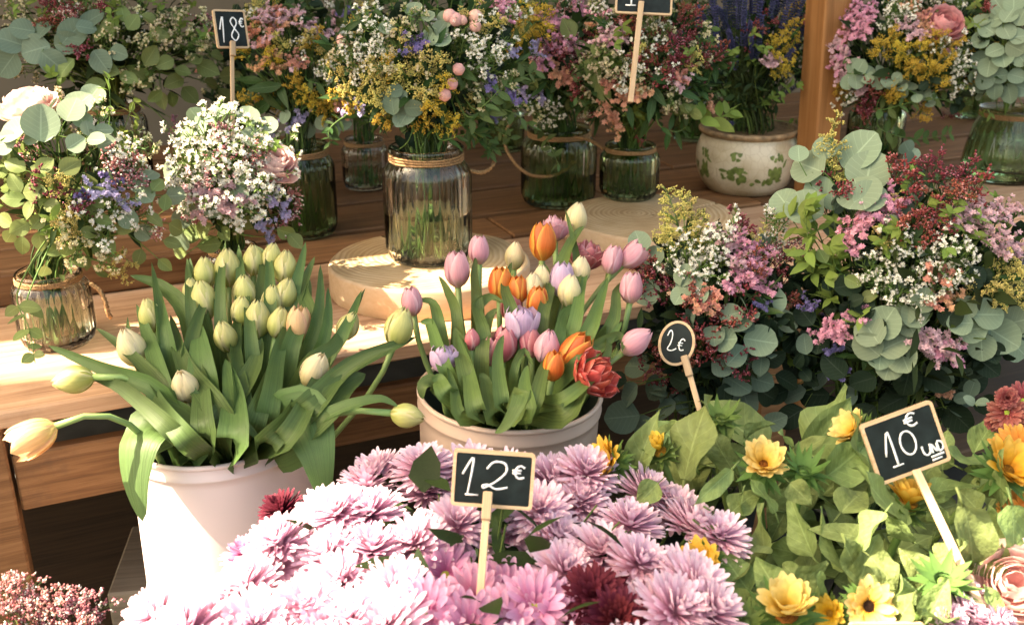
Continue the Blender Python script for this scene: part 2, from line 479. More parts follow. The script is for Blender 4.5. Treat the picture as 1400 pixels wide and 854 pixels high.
# back wall
wall = MB(); wall.box((-3.4, -.04, 0), (3.4, .04, 2.6), bev=.004)
M_WALL = plain('plaster', (.2, .15, .1), rough=.9, noise=(4, .12))
wl_o = put('rear_wall', wall.mesh('rear_wall', M_WALL, smooth=False))
wl_o.location = tpos(.4, nb + .35, 0); wl_o.rotation_euler = (0, 0, TROT)
tag(wl_o, 'beige plastered wall behind the flower table', 'wall')

# square post standing through the table
SHEET_Z = 4.2
def post_obj(px, py, w, label, top=2.5, lean=.03):
    p = PZ(px, py, Z1); p = Vector((p.x, p.y, 0))
    m = MB(); m.box((-.0, -w / 2, -w / 2), (top, w / 2, w / 2), bev=.004)
    o = put('wooden_post', m.mesh('wooden_post', M_POST, smooth=False))
    ax = Vector((lean, 0, 1)).normalized()
    o.matrix_local = Matrix.Translation(p - Vector((lean * Z1, 0, 0))) @ frame((0, 0, 0), Vector((-TN.x, -TN.y, 0)), ax)
    tag(o, label, 'post'); return o
post_obj(1107, 268, .070, 'square orange-brown wooden post between the patterned pot and the pink bouquet', lean=-.05)

# unseen sheet added overhead, its outline shaped to shade the right and the back
M_SHEET, t_, b_, o_ = nt('awning_canvas')
b_.inputs['Base Color'].default_value = (.72, .6, .46, 1); setp(b_, rough=.9, spec=.1)
tr_ = t_.nodes.new('ShaderNodeBsdfTranslucent'); tr_.inputs[0].default_value = (.8, .64, .46, 1)
mx_ = t_.nodes.new('ShaderNodeMixShader'); mx_.inputs[0].default_value = .16
t_.links.new(b_.outputs[0], mx_.inputs[1]); t_.links.new(tr_.outputs[0], mx_.inputs[2]); t_.links.new(mx_.outputs[0], o_.inputs[0])
# corners of the shade wanted at flower height are thrown back along the sun ray to the canvas height
def sun_up(p, z):
    return p + SUN_DIR * ((z - p.z) / SUN_DIR.z)
caster = empty('awning', (0, 2, SHEET_Z), 'added unseen cream sheet, shaped to shade the flower stall', 'awning')
shade = [Vector(c) for c in SHADE_OUTLINE]
cn = [sun_up(c, SHEET_Z) for c in shade]
m = MB()
pts = [c - caster.location for c in cn]
m.add([p for p in pts] + [p + Vector((0, 0, .004)) for p in pts], [tuple(range(len(pts)))[::-1], tuple(range(len(pts), 2 * len(pts)))] + [(i, (i + 1) % len(pts), (i + 1) % len(pts) + len(pts), i + len(pts)) for i in range(len(pts))])
put('canvas', m.mesh('canvas', M_SHEET, smooth=False, fix=True), caster)
for i in range(len(pts)):
    m = MB(); m.tube([pts[i] + Vector((0, 0, .018)), pts[(i + 1) % len(pts)] + Vector((0, 0, .018))], .013, 8)
    put('frame_bar', m.mesh('frame_bar', M_BENCH), caster)

# unseen planks added overhead to darken the back of the table
roof = empty('stall_roof', tpos(.3, 1.0, 2.3), 'added unseen planks that darken the back rows of the stall', 'roof')
for k in range(7): board(roof, 'plank', -2.6, 3.0, .62 + k * .2, .62 + k * .2 + .195, 2.3, 2.32, M_BENCH, seed=50 + k)
for s in (-2.2, .5, 2.6): board(roof, 'beam', s, s + .07, .6, 2.0, 2.22, 2.299, M_POST)

# low bench for the buckets in front
ZB = 0.40
bench = empty('low_bench', (.35, .95, 0), 'dark low wooden bench under the flower buckets', 'bench')
for k in range(5):
    m = MB(); m.box((-.92, -.072, -.012), (.92, .072, .012), bev=.003)
    o = put('plank', m.mesh('plank', M_BENCH, smooth=False), bench); o.location = (0, -.34 + k * .152, ZB - .012)
for sx in (-.86, .86):
    for sy in (-.34, .26):
        m = MB(); m.box((-.03, -.03, 0), (.03, .03, ZB - .025), bev=.003)
        o = put('leg', m.mesh('leg', M_BENCH, smooth=False), bench); o.location = (sx, sy, 0)
# wooden block, coloured pale in place of sun patches, beside the white bucket
m = MB(); m.box((-.1, -.1, 0), (.1, .1, .375), bev=.004)
o = put('wooden_block', m.mesh('wooden_block', M_BLOCK, smooth=False))
pb = PZ(136, 800, .375); o.location = (pb.x + .105, pb.y + .09, 0); o.rotation_euler = (0, 0, R(8))
tag(o, 'wooden block coloured pale as if sunlit on the ground behind the white bucket', 'block')

# ------------------------------------------------------------------ log slices
def log_slice(px, py, wpx, th, label, seed, crack):
    c = PZ(px, py, Z1 + th); r = pxm(wpx / 2, depth(c)) * .985
    rg = random.Random(seed); ph = [rg.uniform(0, 6.28) for _ in range(4)]
    def rad(a): return r * (1 + .018 * math.sin(2 * a + ph[0]) + .012 * math.sin(3 * a + ph[1]) + .005 * math.sin(7 * a + ph[2]) + .003 * math.sin(13 * a + ph[3]))
    root = empty('log_slice', (c.x, c.y, Z1), label, 'log slice')
    N = 72
    def fn(u, v):
        a = 2 * PI * v; R_ = rad(a)
        prof = [(.985, 0), (1.0, .06), (1.0, .5), (1.0, .9), (.992, .97), (.975, 1.0)]
        k = u * (len(prof) - 1); i = min(int(k), len(prof) - 2); f = k - i
        q = prof[i][0] * (1 - f) + prof[i + 1][0] * f; z = prof[i][1] * (1 - f) + prof[i + 1][1] * f
        return (R_ * q * math.cos(a), R_ * q * math.sin(a), z * th)
    m = MB(); m.grid(fn, 5, N, 0, wrapv=True)
    put('side', m.mesh('side', M_LOGSIDE), root)
    m = MB()
    def fn2(u, v):
        a = 2 * PI * v; q = .9755 * (.02 + .98 * u)
        # radial drying crack: a narrow wedge sunk into the top
        da = abs((a - crack + PI) % (2 * PI) - PI)
        z = th - (.006 if da < .022 and u > .55 else 0)
        return (rad(a) * q * math.cos(a), rad(a) * q * math.sin(a), z)
    m.grid(fn2, 12, 180, 0, wrapv=True)
    put('end_grain', m.mesh('end_grain', M_LOG, smooth=False), root)
    return root, c, r
LOG1 = log_slice(588, 353, 272, .055, 'round pale log slice in dappled sun under the largest fluted jar', 3, 2.2)
LOG2 = log_slice(893, 294, 238, .062, 'round pale log slice in shade under the small squat jar', 8, .55)

# ------------------------------------------------------------------ jars
def lathe(m, prof, seg, mat=0, flute=None, M=None, cap=(1, 1)):
    vs_, fs, uv = [], [], []
    n = len(prof)
    for i, (r, z, fl) in enumerate(prof):
        for k in range(seg):
            a = 2 * PI * k / seg
            rr = r * (1 + (fl * math.cos(flute * a) if flute else 0))
            vs_.append((rr * math.cos(a), rr * math.sin(a), z)); uv.append((k / seg, i / (n - 1)))
    for i in range(n - 1):
        for k in range(seg):
            a = i * seg + k; b = i * seg + (k + 1) % seg
            fs.append((a, b, b + seg, a + seg))
    if cap[0]: fs.append(tuple(range(seg))[::-1])
    if cap[1]: fs.append(tuple((n - 1) * seg + k for k in range(seg)))
    m.add(vs_, fs, mat, uv, M)

def rope(m, pts, r, turns_per_m=90, strands=3):
    """twisted rope along a polyline"""
    pts = [Vector(p) for p in pts]
    # resample
    seg = [0]
    for i in range(1, len(pts)): seg.append(seg[-1] + (pts[i] - pts[i - 1]).length)
    n = max(8, int(seg[-1] / (r * 1.5)))
    res = []
    j = 0
    for i in range(n + 1):
        s = seg[-1] * i / n
        while j < len(seg) - 2 and seg[j + 1] < s: j += 1
        f = (s - seg[j]) / max(1e-9, seg[j + 1] - seg[j]); res.append(pts[j].lerp(pts[j + 1], f))
    for k in range(strands):
        q = []
        for i, p in enumerate(res):
            tg = (res[min(i + 1, n)] - res[max(i - 1, 0)]).normalized()
            x = tg.cross(Vector((.2, .3, .93)))
            if x.length < .1: x = tg.cross(Vector((1, 0, 0)))
            x.normalize(); y = tg.cross(x)
            a = 2 * PI * (k / strands + seg[-1] * i / n * turns_per_m)
            q.append(p + (x * math.cos(a) + y * math.sin(a)) * r * .55)
        m.tube(q, r * .6, 4)

JARS = {}
def jar(key, bx, by, npy, rpx, z, label, tint=False, water=.62, flutes=26, shape='straight', handle=None, wrap=True, cloudy=0):
    c = PZ(bx, by, z); d = depth(c); r = pxm(rpx, d)
    top = c.z + pxm(by - npy, d) / math.cos(PITCH - math.atan((427 - by) / FPX)) 
    h = top - c.z
    root = empty('glass_jar', c, label, 'jar')
    nr = r * {'straight': .82, 'flare': .74}[shape]
    if shape == 'straight':
        out = [(r * .86, .0, 0), (r * .95, .006, 0), (r, .022, .036), (r, h * .45, .044), (r, h * .74, .044), (r * .97, h * .80, .032), (r * .9, h * .85, .008), (nr, h * .88, 0), (nr * .985, h * .93, 0), (nr * 1.06, h * .955, 0), (nr * 1.07, h * .985, 0), (nr * 1.02, h, 0)]
    else:
        out = [(r * .94, .0, 0), (r * 1.0, .008, 0), (r * 1.02, .03, .02), (r * .97, h * .4, .022), (r * .85, h * .75, .02), (nr * 1.02, h * .86, .008), (nr, h * .9, 0), (nr * 1.05, h * .95, 0), (nr * 1.09, h, 0)]
    wt = .0032
    inn = [(q - wt, max(zz, .007), 0) for q, zz, f in out][::-1]
    inn[0] = (out[-1][0] - wt * .8, h - .0005, 0)
    m = MB(); lathe(m, out + inn[:-1] + [(inn[-1][0] * .97, .007, 0)], 104, flute=flutes)
    put('glass_body', m.mesh('glass_body', M_GLASSG if tint else M_GLASS, fix=True), root)
    # water
    wz = h * water
    ins = inn[::-1]
    wp = [(ins[0][0] * .985, .0072, 0)] + [(q + .0002, zz, 0) for q, zz, f in ins if .009 < zz < wz - .004]
    qi = np.interp(wz, [a[1] for a in ins], [a[0] for a in ins])
    wp.append((float(qi) + .0002, wz, 0))
    m = MB(); lathe(m, wp, 52)
    put('water', m.mesh('water', M_WATER, fix=True), root)
    if wrap:
        m = MB()
        for k in range(3):
            zz = h * (.885 + .022 * k); rr = nr * 1.0 + .0022
            rope(m, [(rr * math.cos(a), rr * math.sin(a), zz + .0006 * math.sin(3 * a + k)) for a in [2 * PI * i / 40 for i in range(41)]], .0022)
        put('twine', m.mesh('twine', M_TWINE), root)
    if handle:
        m = MB()
        pts = [P(px, py, d + dd) - c for px, py, dd in handle]
        sm = []
        for i in range(len(pts) - 1):
            p0, p1, p2, p3 = pts[max(i - 1, 0)], pts[i], pts[i + 1], pts[min(i + 2, len(pts) - 1)]
            for k in range(6):
                tt = k / 6
                sm.append(.5 * ((2 * p1) + (p2 - p0) * tt + (2 * p0 - 5 * p1 + 4 * p2 - p3) * tt * tt + (3 * p1 - p0 - 3 * p2 + p3) * tt ** 3))
        sm.append(pts[-1]); rope(m, sm, .0042, 60)
        put('rope_handle', m.mesh('rope_handle', M_TWINE), root)
    JARS[key] = (c, r, h, nr, root)
    return root
ZL1, ZL2 = Z1 + .0555, Z1 + .0625
jar('J1', 82, 466, 372, 48, Z1, 'squat clear fluted jar in full sun on the front board', water=.5, shape='straight',
    handle=[(124, 388, -.05), (136, 396, -.06), (144, 412, -.06), (148, 430, -.055), (152, 434, -.05)])
jar('JB1', 168, 252, 142, 41, Z2, 'tall clear fluted jar with rope handle behind the peony bouquet', water=.35,
    handle=[(172, 140, -.06), (180, 160, -.068), (187, 185, -.07), (196, 206, -.068), (207, 214, -.055), (205, 190, -.04)])
jar('J3', 324, 398, 336, 36, Z1, 'small clear jar behind the pale tulips', water=.5)
jar('J4', 419, 318, 200, 42, Z1, 'dark green fluted jar beside the sunlit white flowers', tint=True, water=.6)
jar('J9', 501, 256, 190, 30, Z1, 'clear round jar set back behind the log slice', water=.45)
jar('Jc', 587, 350, 205, 57, ZL1, 'large clear fluted jar standing on the sunlit log slice', water=.42, flutes=30,
    handle=[(640, 232, -.04), (655, 236, -.03), (668, 232, -.03), (676, 222, -.03), (672, 214, -.025)])
jar('J6', 763, 276, 176, 49, Z1, 'green fluted jar with a looped rope handle beside the shaded log slice', tint=True, water=.42,
    handle=[(700, 166, -.06), (690, 185, -.08), (696, 212, -.09), (722, 238, -.1), (757, 240, -.1), (785, 222, -.1), (803, 190, -.09), (808, 172, -.07)])
jar('J7', 859, 268, 198, 39, ZL2, 'small squat green fluted jar standing on the shaded log slice', tint=True, water=.5,
    handle=[(826, 204, -.04), (815, 196, -.03), (800, 190, -.02), (786, 188, 0)])
jar('J10', 1192, 216, 140, 36, Z1, 'shaded fluted jar behind the wooden post', tint=True, water=.5)
jar('J11', 1368, 242, 150, 52, Z1, 'wide dark green fluted jar with twine at its neck', tint=True, water=.55, shape='flare')

# ------------------------------------------------------------------ patterned pot
def pot():
    c = PZ(1017, 257, Z1); d = depth(c)
    k = pxm(1, d)
    rr, h = 68 * k, 84 * k
    root = empty('ceramic_pot', c, 'cream ceramic pot with green floral print holding lavender', 'pot')
    prof = [(.66, 0), (.72, .01), (.86, .14), (.97, .34), (1.0, .52), (.985, .68), (.93, .82), (.88, .89), (.885, .92), (.93, .95), (.95, .975), (.94, 1.0), (.89, .995), (.86, .93), (.9, .7), (.9, .4), (.7, .06)]
    m, t, b, out = nt('glazed_cream')
    tc = t.nodes.new('ShaderNodeTexCoord'); nz = t.nodes.new('ShaderNodeTexNoise'); nz.inputs['Scale'].default_value = 14; nz.inputs['Detail'].default_value = 6
    vo = t.nodes.new('ShaderNodeTexVoronoi'); vo.feature = 'DISTANCE_TO_EDGE'; vo.inputs['Scale'].default_value = 55
    t.links.new(tc.outputs['Object'], nz.inputs['Vector']); t.links.new(tc.outputs['Object'], vo.inputs['Vector'])
    r1 = ramp(t, [(.35, (.47, .38, .24)), (.6, (.66, .58, .43))]); t.links.new(nz.outputs[0], r1.inputs[0])
    r2 = ramp(t, [(.0, (.55, .45, .33)), (.03, (1, 1, 1))]); t.links.new(vo.outputs[0], r2.inputs[0])
    mx = t.nodes.new('ShaderNodeMix'); mx.data_type = 'RGBA'; mx.blend_type = 'MULTIPLY'; mx.inputs[0].default_value = .6
    t.links.new(r1.outputs[0], mx.inputs[6]); t.links.new(r2.outputs[0], mx.inputs[7]); t.links.new(mx.outputs[2], b.inputs['Base Color'])
    setp(b, rough=.3, spec=.5)
    mm = MB(); lathe(mm, [(q * rr, z * h, 0) for q, z in prof], 72)
    put('pot_body', mm.mesh('pot_body', m, fix=True), root)
    mm = MB(); lathe(mm, [(.915 * rr, .905 * h, 0), (.97 * rr, .95 * h, 0), (.975 * rr, .985 * h, 0), (.95 * rr, 1.008 * h, 0), (.885 * rr, 1.004 * h, 0), (.87 * rr, .95 * h, 0)], 72)
    put('rim', mm.mesh('rim', plain('worn_rim', (.3, .2, .11), rough=.6, noise=(60, .5), bump=.5), fix=True), root)
    mm = MB(); lathe(mm, [(.84 * rr, .70 * h, 0), (.84 * rr, .72 * h, 0)], 32)
    put('soil', mm.mesh('soil', M_BUCKETIN), root)
    # green print: leaves and blossoms laid on the glaze
    zs = [z for q, z in prof[:9]]; qs = [q for q, z in prof[:9]]
    def on(a, z):
        q = float(np.interp(z, zs, qs)) * rr + .0006
        return Vector((q * math.cos(a), q * math.sin(a), z * h))
    rg = random.Random(5)
    pm = MB(); M_PRINT = plain('green_print', (.14, .19, .05), rough=.35, noise=(90, .45))
    def blot(a, z, L, W, ang):
        vs_ = []
        n = 10
        for i in range(n):
            th_ = 2 * PI * i / n
            x = math.cos(th_) * L; y = math.sin(th_) * W * (1 - .35 * math.cos(th_)) * rg.uniform(.85, 1.15)
            xx = x * math.cos(ang) - y * math.sin(ang); yy = x * math.sin(ang) + y * math.cos(ang)
            vs_.append(on(a + xx / rr, z + yy / h))
        ctr = on(a, z)
        pm.add([ctr * 1.0 + Vector((ctr.x, ctr.y, 0)).normalized() * .0004] + vs_, [(0, 1 + i, 1 + (i + 1) % n) for i in range(n)])
    for a0 in [R(-158), R(-112), R(-70), R(-25), R(20), R(65), R(110), R(155)]:
        zc = rg.uniform(.36, .5)
        for j in range(9): blot(a0 + rg.uniform(-.13, .13), zc - .06 + rg.uniform(-.1, .1), .011, .007, rg.uniform(0, 6.28))
        for j in range(7):
            aa = a0 + rg.uniform(-.33, .33); zz = zc + rg.uniform(-.2, .3)
            blot(aa, zz, rg.uniform(.006, .012), rg.uniform(.003, .005), rg.uniform(-1, 2))
        for j in range(6): blot(a0 + rg.uniform(-.1, .1), zc + .24 + rg.uniform(-.06, .06), .006, .004, rg.uniform(0, 3))
        put('floral_print', pm.mesh('floral_print', M_PRINT), root); pm.__init__()
    JARS['pot'] = (c, rr, h, rr * .85, root)
pot()

# ------------------------------------------------------------------ buckets
def bucket(key, px, py, wpx, dia, h, label, mat, matin, tilt=(0, 0), taper=.9):
    d = dia * FPX / wpx
    c = P(px, py, d); r = dia / 2
    root = empty('flower_bucket', (c.x, c.y, c.z - h), label, 'bucket')
    root.rotation_euler = (tilt[0], tilt[1], 0)
    m = MB()
    def prof(z): return r * (taper + (.985 - taper) * z)
    out = [(prof(0) * .97, 0, 0), (prof(0), .006, 0), (prof(.5), h * .5, 0), (prof(.9), h * .9, 0), (prof(.93), h * .925, 0), (prof(.93) + .0025, h * .932, 0), (prof(.93) + .003, h * .94, 0), (prof(.95), h * .95, 0), (prof(1), h * .985, 0)]
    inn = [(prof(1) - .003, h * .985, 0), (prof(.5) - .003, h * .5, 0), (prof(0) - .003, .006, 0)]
    lathe(m, out, 72, cap=(1, 0))
    put('body', m.mesh('body', mat), root)
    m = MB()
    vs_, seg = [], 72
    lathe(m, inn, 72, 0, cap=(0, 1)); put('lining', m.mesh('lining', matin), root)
    m = MB(); rim = [(r * .985 * math.cos(a), r * .985 * math.sin(a), h * .985 + .001) for a in [2 * PI * i / 72 for i in range(73)]]
    m.tube(rim, .0036, 8, cap=False); put('rolled_rim', m.mesh('rolled_rim', mat), root)
    m = MB(); lathe(m, [(prof(.72) - .0035, h * .70, 0), (prof(.72) - .0035, h * .705, 0)], 40)
    put('water', m.mesh('water', M_DARKB), root)
    JARS[key] = (Vector((c.x, c.y, c.z - h)), r, h, r, root)
    return root
bucket('T1', 308, 590, 246, .24, .345, 'white painted zinc bucket full of pale green tulips', M_BUCKET, M_BUCKETIN, tilt=(R(-3), R(-2)), taper=1.06)
bucket('T2', 684, 528, 252, .25, .385, 'cream bucket full of mixed pink, orange and lilac tulips', M_BUCKET2, M_BUCKETIN, tilt=(0, R(2)), taper=.93)

def hidden_bucket(name_label, x, y, r, ztop, key):
    h = ztop - ZB
    root = empty('flower_bucket', (x, y, ZB), name_label, 'bucket')
    m = MB(); lathe(m, [(r * .86, 0, 0), (r * .88, .005, 0), (r, h, 0), (r * 1.04, h, 0), (r * 1.04, h + .008, 0), (r * .97, h + .008, 0), (r * .95, h * .7, 0)], 56)
    put('body', m.mesh('body', M_DARKB), root)
    JARS[key] = (Vector((x, y, ZB)), r, h, r, root)

# ------------------------------------------------------------------ chalk price signs
def rrect(w, h, r, n=4, jit=0):
    pts = []
    for cx, cy, a0 in ((w / 2 - r, h / 2 - r, 0), (-w / 2 + r, h / 2 - r, 90), (-w / 2 + r, -h / 2 + r, 180), (w / 2 - r, -h / 2 + r, 270)):
        for i in range(n + 1):
            a = R(a0 + 90 * i / n); pts.append((cx + r * math.cos(a), cy + r * math.sin(a)))
    return pts
def ell(w, h, n=36): return [(w / 2 * math.cos(2 * PI * i / n), h / 2 * math.sin(2 * PI * i / n)) for i in range(n)]
def slab(m, outline, z0, z1, mat=0):
    n = len(outline)
    m.add([(x, y, z0) for x, y in outline] + [(x, y, z1) for x, y in outline],
          [tuple(range(n))[::-1], tuple(range(n, 2 * n))] + [(i, (i + 1) % n, (i + 1) % n + n, i + n) for i in range(n)], mat)
def sign(c, ximg, yimg, w, h, strokes, stick, label, oval=False, turn=0.0, clip=True, sr=.0011):
    """c world centre, ximg/yimg in-plane axes"""
    x = ximg.normalized(); z = x.cross(yimg).normalized(); y = z.cross(x)
    Mx = Matrix(((x.x, y.x, z.x, 0), (x.y, y.y, z.y, 0), (x.z, y.z, z.z, 0), (0, 0, 0, 1)))
    root = empty('price_sign', c, label, 'price sign')
    o1 = ell(w, h) if oval else rrect(w, h, .004)
    bw = .0034
    o2 = ell(w - 2 * bw, h - 2 * bw) if oval else rrect(w - 2 * bw, h - 2 * bw, .002)
    m = MB(); slab(m, o1, -.004, -.0006)
    put('backing', m.mesh('backing', M_PEG, smooth=False), root, Mx)
    m = MB(); n = len(o1)
    m.add([(a, b, -.0005) for a, b in o1] + [(a, b, .0012) for a, b in o1] + [(a, b, .0012) for a, b in o2] + [(a, b, -.0005) for a, b in o2],
          [(i, (i + 1) % n, (i + 1) % n + n, i + n) for i in range(n)] + [(i + n, (i + 1) % n + n, (i + 1) % n + 2 * n, i + 2 * n) for i in range(n)] + [(i + 2 * n, (i + 1) % n + 2 * n, (i + 1) % n + 3 * n, i + 3 * n) for i in range(n)])
    put('border', m.mesh('border', M_PEG, smooth=False), root, Mx)
    m = MB(); slab(m, o2, -.0005, .0003)
    put('slate_panel', m.mesh('slate_panel', M_SLATE, smooth=False), root, Mx)
    m = MB(); rg = random.Random(int(w * 1e5))
    for st in strokes:
        q = [Vector(((a - .5) * w, (b - .5) * h, .0007)) for a, b in st]
        if len(q) > 2:
            sm = []
            for i in range(len(q) - 1):
                p0, p1, p2, p3 = q[max(i - 1, 0)], q[i], q[i + 1], q[min(i + 2, len(q) - 1)]
                for k in range(5):
                    tt = k / 5
                    sm.append(.5 * ((2 * p1) + (p2 - p0) * tt + (2 * p0 - 5 * p1 + 4 * p2 - p3) * tt * tt + (3 * p1 - p0 - 3 * p2 + p3) * tt ** 3))
            sm.append(q[-1]); q = sm
        m.tube(q, [sr * rg.uniform(.75, 1.15) for _ in q], 5)
    m.v = [(a, b, .0006 + (cc - .0007) * .35) for a, b, cc in m.v]
    put('chalk_lettering', m.mesh('chalk_lettering', M_CHALK), root, Mx)
    a, b, sw = stick
    m = MB(); L = (b - a).length
    m.box((0, -sw / 2, -.0025), (L, sw / 2, .0025), bev=.0008)
    ax = (b - a).normalized()
    put('stick', m.mesh('stick', M_PEG, smooth=False), root, frame(a - c, z - ax * z.dot(ax), ax))
    if clip:
        m = MB(); m.box((-.004, -.0048, -.0035), (.024, .0048, .0035), bev=.001)
        put('peg', m.mesh('peg', M_PEG, smooth=False), root, frame(a - c + z * .0035, z - ax * z.dot(ax), ax))
    return root
ONE = [(0, .62), (.5, 1), (.36, 0)]
def glyph(pts, x, y, w, h, sl=0): return [(x + a * w + b * sl * w, y + b * h) for a, b in pts]
ZERO = [(.5 + .5 * math.cos(t), .5 + .5 * math.sin(t)) for t in [PI / 2 + 2 * PI * i / 14 for i in range(15)]]
TWO = [(.05, .72), (.3, .98), (.75, .95), (.85, .65), (.5, .3), (.05, .05), (.0, .14), (.2, .16), (.55, .03), (1, .12)]
EIGHT = [(.85, .85), (.5, 1), (.15, .82), (.5, .52), (.9, .25), (.5, 0), (.1, .2), (.45, .5), (.8, .75), (.7, .95)]
EURO = [[(1, .85), (.65, 1), (.3, .75), (.25, .3), (.55, 0), (1, .1)], [(0, .6), (.75, .65)], [(0, .4), (.7, .42)]]
U_ = [(0, 1), (.05, .3), (.4, 0), (.85, .25), (1, 1)]
N_ = [(0, 0), (.1, 1), (.75, .1), (1, 1)]
D_ = [(.1, 0), (.15, 1), (.75, .9), (1, .5), (.7, .1), (.1, 0)]

# 12 euro
d = 1.03
ctr = P(674, 655, d)
sign(ctr, RIGHT - UP * .07, UP * .97 - FWD * .1, pxm(112, d), pxm(79, d),
     [glyph([(.02, .55), (.5, 1), (.3, 0)], .12, .2, .26, .66), glyph([(0, .5), (1, .5)], .17, .19, .16, .04), glyph(TWO, .38, .32, .3, .5, .1)] + [glyph(e, .73, .55, .15, .22) for e in EURO],
     (P(667, 676, d - .005), P(651, 886, .97), .0075), 'slate price sign reading 12 euro on a stick among the pink chrysanthemums', sr=.0012)
# 10 euro UND
d = 1.08
ax = RIGHT * .94 + UP * .345
ay = UP * .92 - RIGHT * .36 - FWD * .06
sign(P(1238, 605, d), ax, ay, pxm(104, d), pxm(88, d),
     [glyph([(0, .35), (.55, 1), (.6, 0)], .2, .2, .2, .56), glyph([(0, .5), (1, .5)], .24, .19, .15, .03), glyph(ZERO, .43, .3, .2, .38), ] + [glyph(e, .56, .72, .17, .2) for e in EURO]
     + [glyph(U_, .68, .2, .11, .16), glyph(N_, .8, .2, .08, .14), glyph(D_, .88, .2, .08, .15), glyph([(0, .5), (1, .6)], .76, .12, .18, .06), glyph([(0, .5), (1, .6)], .76, .07, .14, .05)],
     (P(1252, 642, d - .004), P(1342, 832, .99), .0085), 'tilted slate price sign reading 10 euro UND among the sunflower leaves', clip=False, sr=.0012)
# 2 euro, oval
d = 1.36
sign(P(925, 469, d), RIGHT * .93 - FWD * .33 - UP * .18, UP * .97 + RIGHT * .22, pxm(50, d), pxm(62, d),
     [glyph([(.0, .7), (.2, 1), (.45, .8), (.4, .35), (.2, .05), (.6, .0), (1, .15)], .22, .32, .3, .44), ] + [glyph(e, .54, .36, .18, .26) for e in EURO],
     (P(937, 490, d - .004), P(958, 566, d - .02), .0072), 'small oval slate price sign reading 2 euro in the dark eucalyptus', oval=True, sr=.0009)
# 18 euro
d = 1.86
sign(P(316, 40, d), RIGHT * .8 + FWD * .6 + UP * .15, UP, pxm(46, d), pxm(52, d),
     [glyph([(0, .5), (.5, 1), (.3, 0)], .14, .15, .26, .66), glyph(EIGHT, .46, .2, .28, .6)] + [glyph(e, .76, .56, .15, .22) for e in EURO],
     (P(317, 60, d - .004), P(320, 300, d - .05), .0068), 'dark price sign reading 18 euro on a sunlit white stick', sr=.0014)
# cropped sign at the top
d = 1.76
sign(P(881, -13, d), RIGHT - UP * .045, UP, pxm(78, d), pxm(66, d),
     [glyph([(0, .6), (.5, 1), (.5, 0)], .2, .18, .16, .62), glyph([(0, .5), (1, .55)], .18, .15, .18, .05)],
     (P(877, 2, d - .004), P(862, 140, d - .02), .0095), 'slate price sign on a tan stick in the red and cream bouquet', clip=False, sr=.0014)

# ================================================================== plant materials
G_STEM = organic('stem_green', (.10, .17, .045), transl=0, vary=.25, rough=.5)
G_STEMD = organic('stem_dark', (.045, .075, .028), transl=0, vary=.3, rough=.6)
G_EUC = organic('eucalyptus_silver', (.2, .265, .175), transl=.22, vary=.28, hue=.015, rough=.65, spec=.14, namt=.18, veins=.35)
G_EUCB = organic('eucalyptus_blue', (.13, .19, .135), transl=.2, vary=.28, rough=.65, spec=.14, namt=.18, veins=.3)
G_EUCO = organic('eucalyptus_olive', (.19, .25, .085), transl=.4, vary=.3, rough=.5, spec=.3, namt=.18, veins=.35)
G_EUCD = organic('eucalyptus_dark', (.016, .031, .017), transl=.15, vary=.4, rough=.6, spec=.1, namt=.2, veins=.3)  # near-black leaf copy, shade of the gaps put into its colour
G_SMALL = organic('small_leaf_green', (.085, .135, .045), transl=.3, vary=.4, hue=.03, rough=.6, spec=.14, veins=.3)
G_LANCE = organic('lance_green', (.034, .075, .022), transl=.25, vary=.35, rough=.42, veins=.5)
G_LIME = organic('young_green', (.18, .26, .06), transl=.4, vary=.25, rough=.5)
G_FILL = organic('filler_green', (.02, .04, .011), transl=.2, vary=.5, hue=.03, rough=.6, island=.9)  # darkened green, puts the shade inside the bouquets into the colour
G_TULIP = organic('tulip_leaf', (.09, .155, .045), transl=.3, vary=.22, hue=.012, rough=.5, spec=.3, noise=35, namt=.14, stops=[(0, (.19, .25, .08)), (.35, (.095, .16, .045)), (1, (.075, .135, .045))], island=.3, lines=.9, lfreq=26.)
G_SUNL = organic('sunflower_leaf', (.19, .26, .09), transl=.3, vary=.3, hue=.015, rough=.6, spec=.25, noise=9, namt=.3, veins=.35, island=.3, bump=.5)
G_SUNB = organic('sunflower_bract', (.11, .19, .05), transl=.25, vary=.25, rough=.6)
G_MUML = organic('chrysanthemum_leaf', (.05, .1, .035), transl=.2, vary=.35, rough=.5, veins=.4)
F_WHITE = organic('wax_white', (.86, .83, .74), transl=.25, vary=.14, hue=.01, rough=.6, namt=.08)
F_CREAM = organic('cream_bits', (.68, .6, .40), transl=.25, vary=.2, rough=.6, namt=.1)
F_PINK = organic('statice_pink', (.72, .36, .47), transl=.3, vary=.22, hue=.015, rough=.7, namt=.12)
F_LPINK = organic('statice_pale_pink', (.75, .5, .53), transl=.3, vary=.2, hue=.015, rough=.7, namt=.12)
F_PEACH = organic('statice_peach', (.72, .38, .26), transl=.3, vary=.22, hue=.02, rough=.7, namt=.12)
F_LILAC = organic('statice_lilac', (.48, .42, .62), transl=.25, vary=.25, hue=.02, rough=.7, namt=.12)
F_PURPLE = organic('statice_purple', (.2, .16, .34), transl=.2, vary=.35, hue=.02, rough=.7)
F_GOLD = organic('goldenrod', (.62, .42, .07), transl=.2, vary=.3, hue=.015, rough=.75)
F_LGOLD = organic('goldenrod_pale', (.60, .5, .17), transl=.2, vary=.3, hue=.015, rough=.75)
F_RED = organic('limonium_red', (.24, .045, .045), transl=.12, vary=.45, hue=.02, rough=.6)
F_ROSE = organic('limonium_rose', (.45, .17, .18), transl=.15, vary=.35, hue=.02, rough=.6)
F_BLUE = organic('lavender_blue', (.055, .06, .13), transl=.1, vary=.45, rough=.7)
